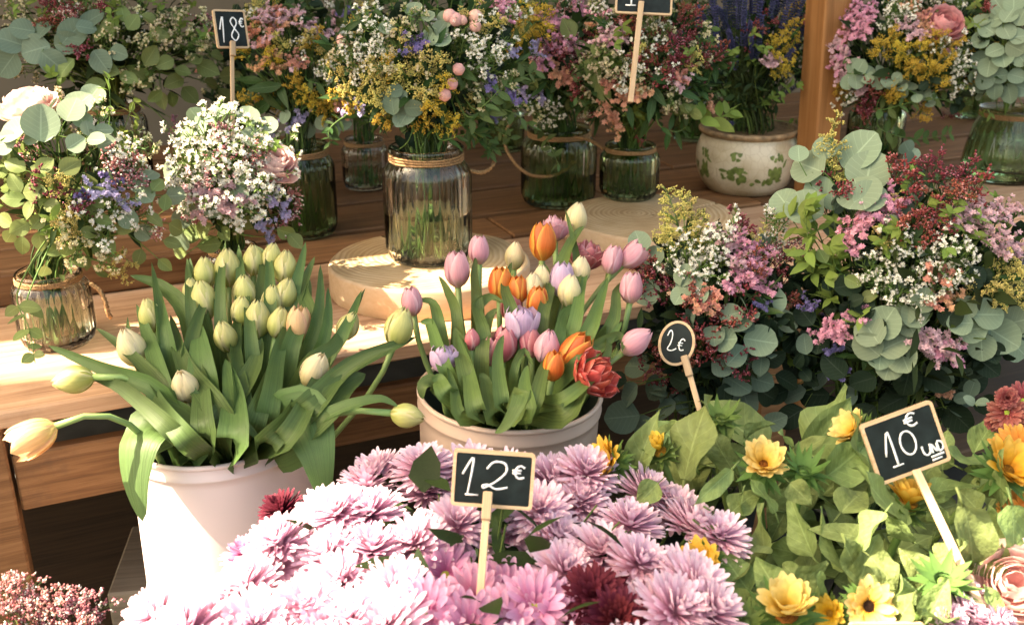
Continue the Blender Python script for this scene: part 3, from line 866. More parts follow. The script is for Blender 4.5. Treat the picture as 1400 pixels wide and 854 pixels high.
F_BALL = organic('pink_ball', (.74, .42, .36), transl=.15, vary=.15, rough=.75, noise=500, namt=.3)
F_PEONY = organic('peony_pale', (.74, .5, .47), transl=.35, vary=.12, hue=.01, rough=.6, stops=[(0, (.74, .36, .34)), (.6, (.83, .53, .49)), (1, (.88, .69, .63))], island=.8)
F_PEONYD = organic('peony_deep', (.74, .3, .32), transl=.3, vary=.14, hue=.01, rough=.6, stops=[(0, (.6, .17, .2)), (.6, (.72, .29, .31)), (1, (.78, .42, .42))], island=.8)
def mum_mat(n, a, b, c): return organic(n, b, transl=.3, vary=.16, hue=.012, rough=.6, noise=200, namt=.06, stops=[(0, a), (.45, b), (1, c)], island=.7, lines=.35, lfreq=8.)
F_MUM = mum_mat('mum_pale_pink', (.6, .26, .4), (.83, .57, .68), (.9, .74, .79))
F_MUM2 = mum_mat('mum_mid_pink', (.5, .09, .26), (.68, .33, .5), (.77, .5, .64))
F_MUMR = mum_mat('mum_burgundy', (.08, .008, .015), (.13, .018, .03), (.19, .035, .05))
F_MUMK = mum_mat('mum_brick', (.25, .03, .04), (.36, .09, .09), (.5, .22, .18))
F_MUMO = mum_mat('mum_orange', (.55, .13, .03), (.66, .25, .06), (.72, .38, .12))
F_EYE = organic('green_eye', (.3, .38, .05), transl=0, vary=.2, noise=600, namt=.4)
F_SUN = organic('sunflower_petal', (.74, .46, .05), transl=.3, vary=.15, hue=.01, rough=.55, stops=[(0, (.62, .27, .02)), (.4, (.76, .46, .05)), (1, (.8, .55, .12))], island=.8)
F_SUNP = organic('sunflower_petal_pale', (.76, .56, .16), transl=.3, vary=.12, hue=.01, rough=.55, stops=[(0, (.62, .33, .03)), (.35, (.8, .58, .15)), (1, (.84, .67, .28))], island=.8)
F_DISC = organic('sunflower_disc', (.035, .018, .008), transl=0, vary=.5, rough=.8, noise=700, namt=.5)
F_DISCO = organic('sunflower_disc_orange', (.3, .12, .02), transl=0, vary=.5, rough=.8, noise=700, namt=.5)
def tul(n, stops, edge=None, **k): return organic(n, stops[1][1], transl=.36, vary=.1, hue=.01, rough=.42, spec=.4, noise=90, namt=.07, stops=stops, edge=edge, island=.4, lines=.5, lfreq=14., **k)
TU = {
 'green': tul('tulip_green', [(0, (.32, .36, .09)), (.45, (.52, .52, .18)), (1, (.6, .57, .26))], edge=((.68, .61, .34), .3, .5)),
 'cream': tul('tulip_cream', [(0, (.42, .43, .14)), (.4, (.74, .63, .34)), (1, (.82, .7, .47))], edge=((.76, .64, .44), .3, .5)),
 'peach': tul('tulip_peach', [(0, (.42, .4, .14)), (.35, (.7, .47, .22)), (1, (.76, .52, .3))], edge=((.74, .42, .26), .3, .5)),
 'pink': tul('tulip_pink', [(0, (.55, .42, .26)), (.3, (.68, .32, .38)), (1, (.72, .40, .46))], edge=((.74, .5, .55), .3, .5)),
 'lilac': tul('tulip_lilac', [(0, (.6, .5, .45)), (.3, (.58, .38, .54)), (1, (.64, .47, .64))], edge=((.7, .56, .68), .3, .5)),
 'orange': tul('tulip_orange', [(0, (.65, .3, .06)), (.35, (.68, .15, .035)), (1, (.7, .2, .05))], edge=((.8, .46, .1), .28, .5)),
 'red': tul('tulip_red', [(0, (.6, .2, .1)), (.35, (.6, .08, .06)), (1, (.64, .13, .1))], edge=((.72, .28, .24), .34, .5)),
 'rose': tul('tulip_rose', [(0, (.5, .2, .16)), (.35, (.58, .14, .17)), (1, (.66, .26, .28))], edge=((.74, .42, .42), .32, .5)),
}

# ================================================================== meshes shared by the plants
def leaf_fn(L, W, shape='round', fold=.12, curl=.1, wave=0., tw=0., ph=0.):
    def prof(u):
        if shape == 'round': return math.sqrt(max(0, 1 - (2 * u - 1) ** 2)) * (1.06 - .18 * u) if 0 < u < 1 else 0
        if shape == 'oval': return math.sin(PI * u ** .85) ** .8 if 0 < u < 1 else 0
        if shape == 'lance': return math.sin(PI * u ** .75) ** 1.05 if 0 < u < 1 else 0
        if shape == 'heart': return (math.sin(PI * min(1, u ** .62)) ** .85) * (1 - .1 * u) if 0 < u < 1 else 0
    def fn(u, v):
        s = (v - .5) * 2
        w = prof(min(max(u, .004), .996)) * W / 2
        x = s * w
        z = fold * abs(x) - curl * L * u * u + wave * W * math.sin(u * 9 + ph + s * 1.3) * abs(s) 
        return (x, L * u - .0 * u, z + tw * x * u)
    return fn
def leaf_mesh(name, mat, L, W, shape, nu=7, nv=4, **k):
    m = MB(); m.grid(leaf_fn(L, W, shape, **k), nu, nv); return m.mesh(name, mat)
_lm = {}
def LEAF(kind, var):
    key = (kind, var)
    if key in _lm: return _lm[key]
    rg = random.Random(str(key))
    K = {'silver': (G_EUC, 'round', 1, .98), 'blue': (G_EUCB, 'round', 1, .95), 'olive': (G_EUCO, 'oval', 1, .72), 'dark': (G_EUCD, 'round', 1, .9),
         'small': (G_SMALL, 'oval', 1, .46), 'lance': (G_LANCE, 'lance', 1, .3), 'lime': (G_LIME, 'oval', 1, .48)}[kind]
    m = leaf_mesh(kind + '_leaf', K[0], K[2], K[3] * rg.uniform(.9, 1.1), K[1], 7, 4, fold=rg.uniform(.05, .3), curl=rg.uniform(-.12, .25), wave=rg.uniform(0, .05), tw=rg.uniform(-.3, .3), ph=rg.uniform(0, 6))
    _lm[key] = m; return m

def rvec(rg, up=0.0):
    while True:
        v = Vector((rg.uniform(-1, 1), rg.uniform(-1, 1), rg.uniform(-1, 1)))
        if .1 < v.length < 1: break
    v.normalize(); v.z += up
    return v.normalized()
def floret(m, p, ax, r, mat, rg, petals=5, cup=.6):
    """tiny open flower: petals as kite faces round a cup"""
    F = frame(p, ax, rvec(rg), 1)
    vs_, fs = [(0, 0, 0)], []
    for k in range(petals):
        a = 2 * PI * k / petals + rg.uniform(-.15, .15)
        b1, b2 = a - .52, a + .52
        h = cup * r * rg.uniform(.7, 1.2)
        n = len(vs_)
        vs_ += [(.62 * r * math.cos(b1), .62 * r * math.sin(b1), h * .7), (r * math.cos(a), r * math.sin(a), h), (.62 * r * math.cos(b2), .62 * r * math.sin(b2), h * .7)]
        fs.append((0, n, n + 1, n + 2))
    m.add(vs_, fs, mat, None, F)
def bud(m, p, ax, r, L, mat, rg):
    """small 8-faced bud"""
    F = frame(p, ax, rvec(rg), 1)
    vs_ = [(0, 0, 0), (r, 0, L * .45), (0, r, L * .45), (-r, 0, L * .45), (0, -r, L * .45), (0, 0, L)]
    m.add(vs_, [(0, 2, 1), (0, 3, 2), (0, 4, 3), (0, 1, 4), (5, 1, 2), (5, 2, 3), (5, 3, 4), (5, 4, 1)], mat, None, F)
def needle(m, p, ax, L, W, mat, rg):
    F = frame(p, rvec(rg), ax, 1)     # x along ax
    m.add([(0, 0, 0), (L * .45, W / 2, L * .03), (L, 0, 0), (L * .45, -W / 2, L * .03)], [(0, 1, 2, 3)], mat, None, F)

def make_wax(col, rg):
    m = MB()
    top = Vector((rg.uniform(-.008, .008), rg.uniform(-.008, .008), .03))
    m.tube([(0, 0, -.05), (0, 0, -.01), top], [.0011, .001, .0006], 4, 0)
    for i in range(11):
        b0 = Vector((0, 0, -.028)).lerp(top, rg.random())
        dr = rvec(rg, 1.0); L = rg.uniform(.014, .032)
        e = b0 + dr * L
        m.tube([b0, b0 + dr * L * .5 + Vector((0, 0, .002)), e], [.0006, .0005, .0004], 3, 0, cap=False)
        for j in range(rg.randint(4, 6)):
            d2 = (dr + rvec(rg, .5) * .75).normalized(); e2 = e + d2 * rg.uniform(.003, .011)
            bud(m, e2 - d2 * .004, d2, .0016, .006, 1, rg)
            floret(m, e2, d2, rg.uniform(.0026, .0042), 2, rg, 5, 1.15)
            floret(m, e2, d2, rg.uniform(.0024, .0034), 2, rg, 4, 1.6)
        for j in range(5):
            q = b0.lerp(e, rg.random()); needle(m, q, (dr + rvec(rg)).normalized(), rg.uniform(.009, .017), .0022, 0, rg)
    return m.mesh('waxflower_sprig', [G_STEM, G_LIME, col])
def make_statice(col, rg, n=5):
    m = MB()
    m.tube([(0, 0, -.055), (0, 0, -.02), (0, 0, -.004)], [.0016, .0014, .001], 4, 0)
    for i in range(n):
        a = 2 * PI * i / n + rg.uniform(-.5, .5)
        out = Vector((math.cos(a), math.sin(a), rg.uniform(.35, 1.2))).normalized()
        L = rg.uniform(.016, .032)
        pts = bez(Vector((0, 0, -.008)), Vector((0, 0, .004)) + out * L * .4, out * L + Vector((0, 0, -.002)), 5)
        m.tube(pts, .0009, 3, 0, cap=False)
        for k in range(10):
            q = pts[1].lerp(pts[5], k / 9) if k else pts[1]
            q = q + Vector((rg.uniform(-.004, .004), rg.uniform(-.004, .004), rg.uniform(.0, .006)))
            ax = (Vector((0, 0, 1)) + out * .5 + rvec(rg) * .7).normalized()
            bud(m, q - ax * .005, ax, .0014, .006, 0, rg)
            floret(m, q, ax, rg.uniform(.0042, .0062), 1, rg, 5, .55)
            floret(m, q + ax * .001, ax, rg.uniform(.0028, .004), 1, rg, 5, 1.1)
    return m.mesh('statice_cluster', [G_STEM, col])
def make_gold(col, rg):
    m = MB()
    top = Vector((rg.uniform(-.02, .02), rg.uniform(-.02, .02), .05))
    main = bez(Vector((0, 0, -.045)), Vector((0, 0, .01)), top, 8)
    m.tube(main, [.0014 - .001 * i / 8 for i in range(9)], 4, 0)
    for i in range(22):
        u = rg.uniform(.25, 1); k = min(7, int(u * 8)); b0 = main[k].lerp(main[k + 1], u * 8 - k)
        a = rg.uniform(0, 2 * PI); L = .03 * (1.12 - u) + .007
        out = Vector((math.cos(a), math.sin(a), .55)).normalized()
        pts = bez(b0, b0 + out * L * .6 + Vector((0, 0, L * .25)), b0 + out * L + Vector((0, 0, -.1 * L)), 4)
        m.tube(pts, .0005, 3, 0, cap=False)
        for j in range(int(10 + L * 450)):
            q = pts[rg.randint(1, 4)].lerp(pts[rg.randint(1, 4)], rg.random()) + rvec(rg, .4) * rg.uniform(.001, .0035)
            bud(m, q, rvec(rg, .6), rg.uniform(.0009, .0015), rg.uniform(.0026, .0042), 1, rg)
    for j in range(8):
        needle(m, main[rg.randint(0, 3)], rvec(rg, .5), rg.uniform(.015, .028), .004, 0, rg)
    return m.mesh('goldenrod_plume', [G_STEM, col])
def make_lim(col, rg, tip=None):
    m = MB()
    def br(p, d, L, lev):
        q = p + d * L + rvec(rg) * L * .12
        m.tube([p, q], [.0008 * .7 ** lev, .0006 * .7 ** lev], 3, 0, cap=False)
        if lev >= 2:
            for k in range(5):
                z = p.lerp(q, .25 + .15 * k) + rvec(rg) * .0012
                bud(m, z, (d + rvec(rg) * .8).normalized(), rg.uniform(.0012, .0021), rg.uniform(.004, .006), 1 if rg.random() < .82 else 2, rg)
            return
        for k in range(4 if lev == 0 else 3):
            t = rg.uniform(.35, 1.0)
            br(p.lerp(q, t), (d + rvec(rg, .25) * .95).normalized(), L * rg.uniform(.45, .7), lev + 1)
    br(Vector((0, 0, -.05)), Vector((0, 0, 1)), .05, 0)
    br(Vector((0, 0, -.01)), Vector((.25, .1, 1)).normalized(), .032, 0)
    br(Vector((0, 0, -.015)), Vector((-.3, -.1, 1)).normalized(), .034, 0)
    return m.mesh('limonium_sprig', [G_STEMD, col, tip or F_ROSE])
def make_lav(rg):
    m = MB()
    m.tube([(0, 0, -.12), (rg.uniform(-.004, .004), 0, -.05), (0, 0, .035)], [.001, .0009, .0005], 4, 0)
    for k in range(13):
        z = -.025 + k * .0052; n = 7
        for j in range(n):
            a = 2 * PI * j / n + k; o = Vector((math.cos(a), math.sin(a), .9)).normalized()
            bud(m, Vector((0, 0, z)) + o * .001, o, .0017, rg.uniform(.005, .008), 1, rg)
    for j in range(8):
        a = rg.uniform(0, 6.28); needle(m, Vector((0, 0, rg.uniform(-.12, -.05))), Vector((math.cos(a), math.sin(a), 1.4)).normalized(), rg.uniform(.025, .045), .003, 0, rg)
    return m.mesh('lavender_spike', [G_STEMD, F_BLUE])
def make_peony(col, rg, r=.03):
    m = MB()
    m.tube([(0, 0, -.09), (0, 0, -r * .8)], [.0024, .0026], 6, 0)
    for ring, (n, tilt, L, w, cup) in enumerate([(6, 1.25, 1.25, 1.15, .5), (7, .95, 1.15, 1.0, .6), (8, .7, 1.05, .9, .7), (9, .48, .98, .75, .7), (9, .28, .92, .6, .6), (7, .12, .85, .5, .5)]):
        for k in range(n):
            a = 2 * PI * k / n + ring * .5 + rg.uniform(-.2, .2); tl = tilt + rg.uniform(-.12, .12)
            LL, WW = L * r * 1.5 * rg.uniform(.9, 1.1), w * r * rg.uniform(.9, 1.1); ph = rg.uniform(0, 6)
            def fn(u, v, LL=LL, WW=WW, cup=cup, ph=ph):
                s = (v - .5) * 2
                th = (.9 - 1.5 * u) * cup
                wx = WW * math.sin(min(1, .12 + u * .95) * PI * .62) ** .8
                z = LL * u * (1 - .0 * u); yb = -LL * cup * .55 * math.sin(u * PI * .8)
                ruff = .06 * WW * math.sin(s * 7 + ph) * u ** 3
                return (s * wx, yb + .35 * wx * s * s + ruff, z - .14 * LL * s * s * u + ruff)
            F = Matrix.Translation((0, 0, -r * .85)) @ Matrix.Rotation(a, 4, 'Z') @ Matrix.Rotation(tl, 4, 'X')
            m.grid(fn, 6, 5, 1, F)
    return m.mesh('peony', [G_STEM, col])
def make_ball(rg):
    m = MB()
    m.tube([(0, 0, -.06), (0, 0, 0)], .0008, 4, 0)
    def fn(u, v):
        th = PI * u; a = 2 * PI * v; r = .0062 * (1 + .06 * math.sin(7 * a + 3 * th) * math.sin(th))
        return (r * math.sin(th) * math.cos(a), r * math.sin(th) * math.sin(a), r * math.cos(th) + .004)
    m.grid(fn, 8, 12, 1, wrapv=True)
    return m.mesh('ball_flower', [G_STEM, F_BALL])
def make_limeleaf(rg):
    m = MB()
    pts = bez(Vector((0, 0, -.06)), Vector((0, 0, -.01)), Vector((rg.uniform(-.012, .012), rg.uniform(-.012, .012), .035)), 6)
    m.tube(pts, [.0012 - .00015 * i for i in range(7)], 4, 0)
    for i in range(14):
        p = pts[rg.randint(1, 6)]; a = rg.uniform(0, 6.28)
        d = Vector((math.cos(a), math.sin(a), rg.uniform(.1, .9))).normalized()
        m.grid(leaf_fn(rg.uniform(.014, .024), rg.uniform(.007, .011), 'oval', .2, .2), 4, 2, 1, frame(p, (Vector((0, 0, 1)) - d * d.z + rvec(rg) * .4), d) @ Matrix.Rotation(-PI / 2, 4, 'Z'))
    return m.mesh('leafy_sprig', [G_STEM, G_LIME])
SPR = {
 'white': ('waxflower_sprig', lambda r: make_wax(F_WHITE, r)), 'cream': ('waxflower_sprig', lambda r: make_wax(F_CREAM, r)),
 'pink': ('statice_cluster', lambda r: make_statice(F_PINK, r)), 'palepink': ('statice_cluster', lambda r: make_statice(F_LPINK, r)), 'peach': ('statice_cluster', lambda r: make_statice(F_PEACH, r)),
 'lilac': ('statice_cluster', lambda r: make_statice(F_LILAC, r, 4)), 'purple': ('statice_cluster', lambda r: make_statice(F_PURPLE, r, 4)),
 'gold': ('goldenrod_plume', lambda r: make_gold(F_GOLD, r)), 'lgold': ('goldenrod_plume', lambda r: make_gold(F_LGOLD, r)),
 'red': ('limonium_sprig', lambda r: make_lim(F_RED, r)), 'rose': ('limonium_sprig', lambda r: make_lim(F_ROSE, r, F_WHITE)),
 'lav': ('lavender_spike', make_lav), 'peony': ('peony', lambda r: make_peony(F_PEONY, r)), 'peonyd': ('peony', lambda r: make_peony(F_PEONYD, r)),
 'ball': ('ball_flower', make_ball), 'lime': ('leafy_sprig', make_limeleaf)}
_sp = {}
def sprig_mesh(kind, var):
    if (kind, var) not in _sp: _sp[(kind, var)] = SPR[kind][1](random.Random(kind + str(var)))
    return _sp[(kind, var)]
NV = {'peony': 2, 'peonyd': 2, 'ball': 1}
_fo = {}
def foliage_mesh(var, dens=330):
    """unit-ball of small leaves and stalks, scaled to each bouquet"""
    if var in _fo: return _fo[var]
    rg = random.Random(900 + var); m = MB()
    for i in range(dens):
        p = rvec(rg) * rg.uniform(.2, .86) ** .8
        if p.z < -.55: p.z = -.55
        d = (p.normalized() + rvec(rg) * .8 + Vector((0, 0, .5))).normalized()
        L = rg.uniform(.12, .3); W = L * rg.uniform(.18, .5)
        x = frame(p, rvec(rg, .8), d) @ Matrix.Rotation(-PI / 2, 4, 'Z')
        m.grid(leaf_fn(L, W, 'oval', .2, .25), 3, 2, 0, x)
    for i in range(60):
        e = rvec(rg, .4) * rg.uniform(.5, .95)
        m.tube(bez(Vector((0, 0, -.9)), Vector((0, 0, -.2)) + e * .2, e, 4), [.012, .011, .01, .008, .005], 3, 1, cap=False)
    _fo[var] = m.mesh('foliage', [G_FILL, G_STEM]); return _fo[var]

# ================================================================== bouquets
BN = [0]
class Bouquet:
    def __init__(self, key, label, cx, cy, rx, rz, d, neck=None, base=None, ry=None, group=None, fol=True):
        BN[0] += 1
        self.rg = random.Random(1000 + BN[0] * 17)
        self.c = P(cx, cy, d); k = d / FPX
        self.r = Vector((rx * k, (ry or .85 * rx) * k, rz * k))
        if key:
            jc, jr, jh, nr, _ = JARS[key]
            self.neck = jc + Vector((0, 0, jh)); self.nr = nr * .62; self.bot = jc + Vector((0, 0, .012)); self.br = jr * .8
        else:
            self.neck = neck; self.nr = .05; self.bot = base or neck - Vector((0, 0, .2)); self.br = .04
        self.root = empty('flower_bouquet', self.bot, label, 'bouquet', group)
        self.o = self.bot
        self.stems = MB()
        if fol:
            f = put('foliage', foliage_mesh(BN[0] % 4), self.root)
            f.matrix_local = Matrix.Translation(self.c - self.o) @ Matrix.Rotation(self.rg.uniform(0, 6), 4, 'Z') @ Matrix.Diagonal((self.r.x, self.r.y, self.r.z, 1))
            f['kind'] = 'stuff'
        self.nst = 0
    def hit(self, px, py, q=.93):
        dr = ray(px, py)
        o = EYE - self.c
        ro = Vector((o.x / self.r.x, o.y / self.r.y, o.z / self.r.z)); rd = Vector((dr.x / self.r.x, dr.y / self.r.y, dr.z / self.r.z))
        a = rd.dot(rd); b = 2 * ro.dot(rd); c = ro.dot(ro) - q * q
        D = b * b - 4 * a * c
        t = (-b - math.sqrt(D)) / (2 * a) if D >= 0 else -b / (2 * a)
        return EYE + dr * t
    def dirn(self, p):
        e = p - self.c
        n = Vector((e.x / self.r.x ** 2, e.y / self.r.y ** 2, e.z / self.r.z ** 2)).normalized()
        return (n * .7 + (p - self.neck).normalized() * .6 + Vector((0, 0, .35)) + rvec(self.rg) * .18).normalized()
    def stem(self, e, d, r=.0013):
        rg = self.rg
        a = rg.uniform(0, 6.28); q = math.sqrt(rg.random())
        nk = self.neck + Vector((math.cos(a), math.sin(a), 0)) * self.nr * q
        b0 = self.bot - Vector((math.cos(a), math.sin(a), 0)) * self.br * q
        pts = bez(b0, self.bot.lerp(nk, .5), nk, 2) + bez3(nk, nk + Vector((0, 0, .04)), e - d * .05, e, 5)[1:]
        self.stems.tube([p - self.o for p in pts], r * rg.uniform(.9, 1.6), 4, self.nst % 2, cap=False); self.nst += 1
    def put3(self, kind, p, s=1.0, d=None):
        d = d or self.dirn(p)
        nm = SPR[kind][0]; var = self.rg.randrange(NV.get(kind, 4))
        s = s * self.rg.uniform(.9, 1.12) * (.9 if kind not in ('peony', 'peonyd', 'ball', 'lav', 'lime') else 1)
        off = {'gold': .01, 'lgold': .01, 'white': .012, 'cream': .012, 'red': .01, 'rose': .01}.get(kind, .004)
        o = put(nm, sprig_mesh(kind, var), self.root, frame(p - d * off * s - self.o, d, rvec(self.rg), s))
        self.stem(p - d * .045 * s, d)
        return o
    def put(self, kind, lst, s=1.0, q=.95):
        for it in lst:
            self.put3(kind, self.hit(it[0], it[1], q), s * (it[2] if len(it) > 2 else 1))
    def leaves(self, kind, lst, size, face=.75, q=.97):
        """one branch: leaves at the given pixels, twigs running back into the bouquet; size in pixels"""
        rg = self.rg; m = MB(); recs = []
        pts = [self.hit(a[0], a[1], q * rg.uniform(.94, 1.03)) for a in lst]
        ctr = sum(pts, Vector()) / len(pts)
        inner = self.c.lerp(ctr, .55)
        main = bez3(self.neck, self.neck + Vector((0, 0, .05)), inner, ctr.lerp(inner, .25), 6)
        m.tube([p - self.o for p in main], [.0018 - .0001 * i for i in range(7)], 5, 0, cap=False)
        for a, p in zip(lst, pts):
            dd = depth(p); L = pxm(a[2] if len(a) > 2 else size, dd) * rg.uniform(.9, 1.1)
            tocam = (EYE - p).normalized(); e = (p - self.c).normalized()
            nrm = (tocam * face + e * .45 + Vector((-.15, 0, .35)) + rvec(rg) * .5).normalized()
            j = main[rg.randint(4, 6)]
            ax = (p - j); ax = ax - nrm * ax.dot(nrm)
            if ax.length < 1e-4: ax = rvec(rg)
            ax = (ax.normalized() + rvec(rg) * .55); ax = (ax - nrm * ax.dot(nrm)).normalized()
            b0 = p - ax * L * .5
            m.tube([q_ - self.o for q_ in bez(j, j.lerp(b0, .6) + Vector((0, 0, .006)), b0, 4)], [.0011, .001, .0009, .0008, .0006], 4, 0, cap=False)
            recs.append((b0, nrm, ax, L))
        br = put('eucalyptus_branch' if kind in ('silver', 'blue', 'olive', 'dark', 'small') else 'leafy_branch', m.mesh('branch', G_STEM), self.root)
        for b0, nrm, ax, L in recs:
            put('leaf', LEAF(kind, rg.randrange(4)), br, frame(b0 - self.o, nrm, ax.cross(nrm), L))
    def branch(self, kind, pxs, n, size, q=1.0, pairs=True, spread=1.0):
        """a long branch whose visible length follows pixel points, leaves set along it in pairs"""
        rg = self.rg; m = MB()
        pts = [self.hit(a[0], a[1], q) if len(a) < 3 else P(a[0], a[1], a[2]) for a in pxs]
        full = [self.neck, self.c.lerp(pts[0], .5)] + pts
        sm = []
        for i in range(len(full) - 1):
            p0, p1, p2, p3 = full[max(i - 1, 0)], full[i], full[i + 1], full[min(i + 2, len(full) - 1)]
            for k in range(6):
                tt = k / 6
                sm.append(.5 * ((2 * p1) + (p2 - p0) * tt + (2 * p0 - 5 * p1 + 4 * p2 - p3) * tt * tt + (3 * p1 - p0 - 3 * p2 + p3) * tt ** 3))
        sm.append(full[-1])
        m.tube([p - self.o for p in sm], [.0017 - .0012 * i / len(sm) for i in range(len(sm))], 5, 0, cap=False)
        br = put('eucalyptus_branch' if kind != 'lance' else 'leafy_branch', m.mesh('branch', G_STEM), self.root)
        vis = sm[12:] if len(sm) > 14 else sm[-4:]
        for i in range(n):
            u = (i + .5) / n * (len(vis) - 1); k = min(int(u), len(vis) - 2); p = vis[k].lerp(vis[k + 1], u - k)
            tg = (vis[k + 1] - vis[k]).normalized()
            tocam = (EYE - p).normalized()
            for sgn in ((1, -1) if pairs else (rg.choice((1, -1)),)):
                nrm = (tocam * .6 + Vector((0, 0, .4)) + rvec(rg) * .55).normalized()
                ax = (tg * .55 + tg.cross(nrm).normalized() * sgn * spread + rvec(rg) * .25)
                ax = (ax - nrm * ax.dot(nrm)).normalized()
                L = pxm(size, depth(p)) * rg.uniform(.8, 1.15) * (1 - .35 * i / n)
                put('leaf', LEAF(kind, rg.randrange(4)), br, frame(p - self.o, nrm, ax.cross(nrm), L))
    def fill(self, recipe, n, s=1.0, qmin=.72, low=-.45):
        rg = self.rg
        kinds = [k for k, w in recipe for _ in range(w)]
        for i in range(n):
            v = rvec(rg, .25)
            if v.z < low: v.z = low
            if v.y > .5 and rg.random() < .55: v.y = -v.y
            q = rg.uniform(qmin, 1.0) * (1.0 if rg.random() < .7 else rg.uniform(1.0, 1.16))
            p = self.c + Vector((v.x * self.r.x, v.y * self.r.y, v.z * self.r.z)) * q
            k = rg.choice(kinds)
            if k.startswith('L_'):
                self.leaves3(k[2:], p)
            else: self.put3(k, p, s)
    def leaves3(self, kind, p):
        """a short sprig of five leaves at a place inside the bouquet"""
        rg = self.rg; m = MB()
        d = self.dirn(p); a = p - d * .05
        m.tube([q_ - self.o for q_ in bez(self.neck, self.c.lerp(a, .5), a, 4)], .0012, 4, 0, cap=False)
        m.tube([q_ - self.o for q_ in [a, a.lerp(p, .5), p]], [.0012, .001, .0006], 4, 0, cap=False)
        br = put('eucalyptus_branch' if kind != 'lance' else 'leafy_branch', m.mesh('branch', G_STEM), self.root)
        sz = {'silver': .03, 'blue': .028, 'olive': .028, 'dark': .026, 'small': .02, 'lance': .038, 'lime': .02}[kind]
        for i in range(8):
            b0 = a.lerp(p, i / 7)
            ax = (d * .4 + rvec(rg)).normalized(); nrm = rvec(rg, .6); nrm = (nrm - ax * nrm.dot(ax)).normalized()
            put('leaf', LEAF(kind, rg.randrange(4)), br, frame(b0 - self.o, nrm, ax.cross(nrm), sz * rg.uniform(.7, 1.15)))
    def done(self):
        put('stem_bundle', self.stems.mesh('stem_bundle', [G_STEM, G_STEMD]), self.root)

# ================================================================== the bouquets, features at their photo pixels
LBL = {}
# B1 upper left, eucalyptus
B = Bouquet('JB1', 'bouquet of broad eucalyptus leaves over the tall jar with the rope handle', 150, 62, 170, 92, 2.12)
B.leaves('blue', [(14, 56), (48, 68), (92, 58), (100, 44), (74, 86), (10, 88)], 40)
B.leaves('blue', [(138, 84, 38), (162, 72, 26), (58, 42, 30), (30, 40, 30), (126, 26, 34), (118, 38, 26)], 34)
B.leaves('olive', [(206, 26), (182, 30), (150, 36), (136, 44), (168, 18), (218, 48)], 28)
B.leaves('olive', [(206, 76), (195, 108, 34), (176, 106), (150, 96), (128, 118, 34), (90, 92)], 30)
B.leaves('olive', [(238, 112), (226, 86), (284, 94, 34), (316, 104, 34), (312, 134, 34), (260, 130), (290, 114)], 28)
B.leaves('olive', [(236, 136), (250, 98), (268, 80), (298, 76), (212, 132), (222, 138)], 24)
B.put('red', [(90, 18), (62, 34), (104, 8), (112, 68), (70, 12), (140, 14)])
B.put('rose', [(96, 26), (280, 30)])
B.put('cream', [(150, 52), (230, 50), (268, 32), (240, 20), (200, 55), (22, 28), (40, 18), (190, 8), (120, 8), (260, 60)])
B.put('lime', [(220, 16), (250, 40), (160, 10), (80, 104), (270, 52), (60, 20), (20, 12)])
B.put('pink', [(236, 162, .6), (234, 176, .5)], q=1.0)
B.fill([('cream', 3), ('lime', 3), ('L_olive', 3), ('red', 1), ('white', 1)], 26)
B.done()
# B2 left, peony and sunlit eucalyptus
B = Bouquet('J1', 'bouquet with a pale peony and sunlit eucalyptus in the squat jar', 108, 252, 118, 122, 1.52)
B.put('peony', [(32, 132, .8)], q=1.04)
B.leaves('silver', [(56, 168, 46), (20, 182, 40), (110, 140, 40), (98, 150, 34), (128, 128, 30), (8, 196, 34)], 36, q=1.03)
B.leaves('silver', [(44, 190), (64, 184), (104, 196), (132, 192), (142, 178), (120, 176), (146, 196), (112, 164)], 25)
B.leaves('olive', [(20, 226, 34), (46, 262, 38), (18, 272, 36), (96, 228, 34), (62, 226), (40, 288, 32), (58, 232, 34)], 30)
B.leaves('olive', [(52, 302), (26, 312, 32), (12, 324), (72, 282), (30, 336), (8, 300), (55, 330), (20, 250)], 28)
B.leaves('olive', [(216, 252), (226, 276), (242, 312, 32), (212, 300), (190, 352, 26), (226, 362, 22), (236, 332)], 26, q=1.04)
B.leaves('silver', [(200, 268), (188, 250), (176, 300), (205, 238), (240, 268, 26), (196, 318)], 26)
B.leaves('olive', [(122, 318), (142, 302), (170, 312), (92, 342), (76, 342), (60, 372), (110, 356), (150, 336)], 25)
B.leaves('small', [(96, 368), (120, 362), (140, 374), (84, 380), (104, 352), (132, 344)], 20, q=1.02)
B.put('lilac', [(126, 262), (152, 262), (168, 280)], .9)
B.put('purple', [(116, 270), (150, 242)], .75)
B.put('rose', [(166, 236), (156, 224), (180, 246), (174, 226), (206, 312)])
B.put('red', [(110, 280), (70, 258)])
B.put('lgold', [(90, 292), (84, 252), (100, 310), (160, 366, .7), (170, 350, .6)])
B.put('white', [(190, 300), (160, 208), (178, 212), (120, 296), (136, 330), (160, 290)])
B.put('cream', [(150, 346), (104, 336), (80, 312)])
B.fill([('cream', 2), ('L_olive', 4), ('lime', 2), ('lilac', 1), ('rose', 1), ('L_small', 1)], 30)
# drooping sprig over the board
B.branch('small', [(40, 400, 1.44), (34, 440, 1.42), (40, 480, 1.40)], 4, 30, pairs=False)
B.branch('olive', [(24, 400, 1.40), (40, 450, 1.36), (48, 496, 1.33)], 3, 26)
B.done()
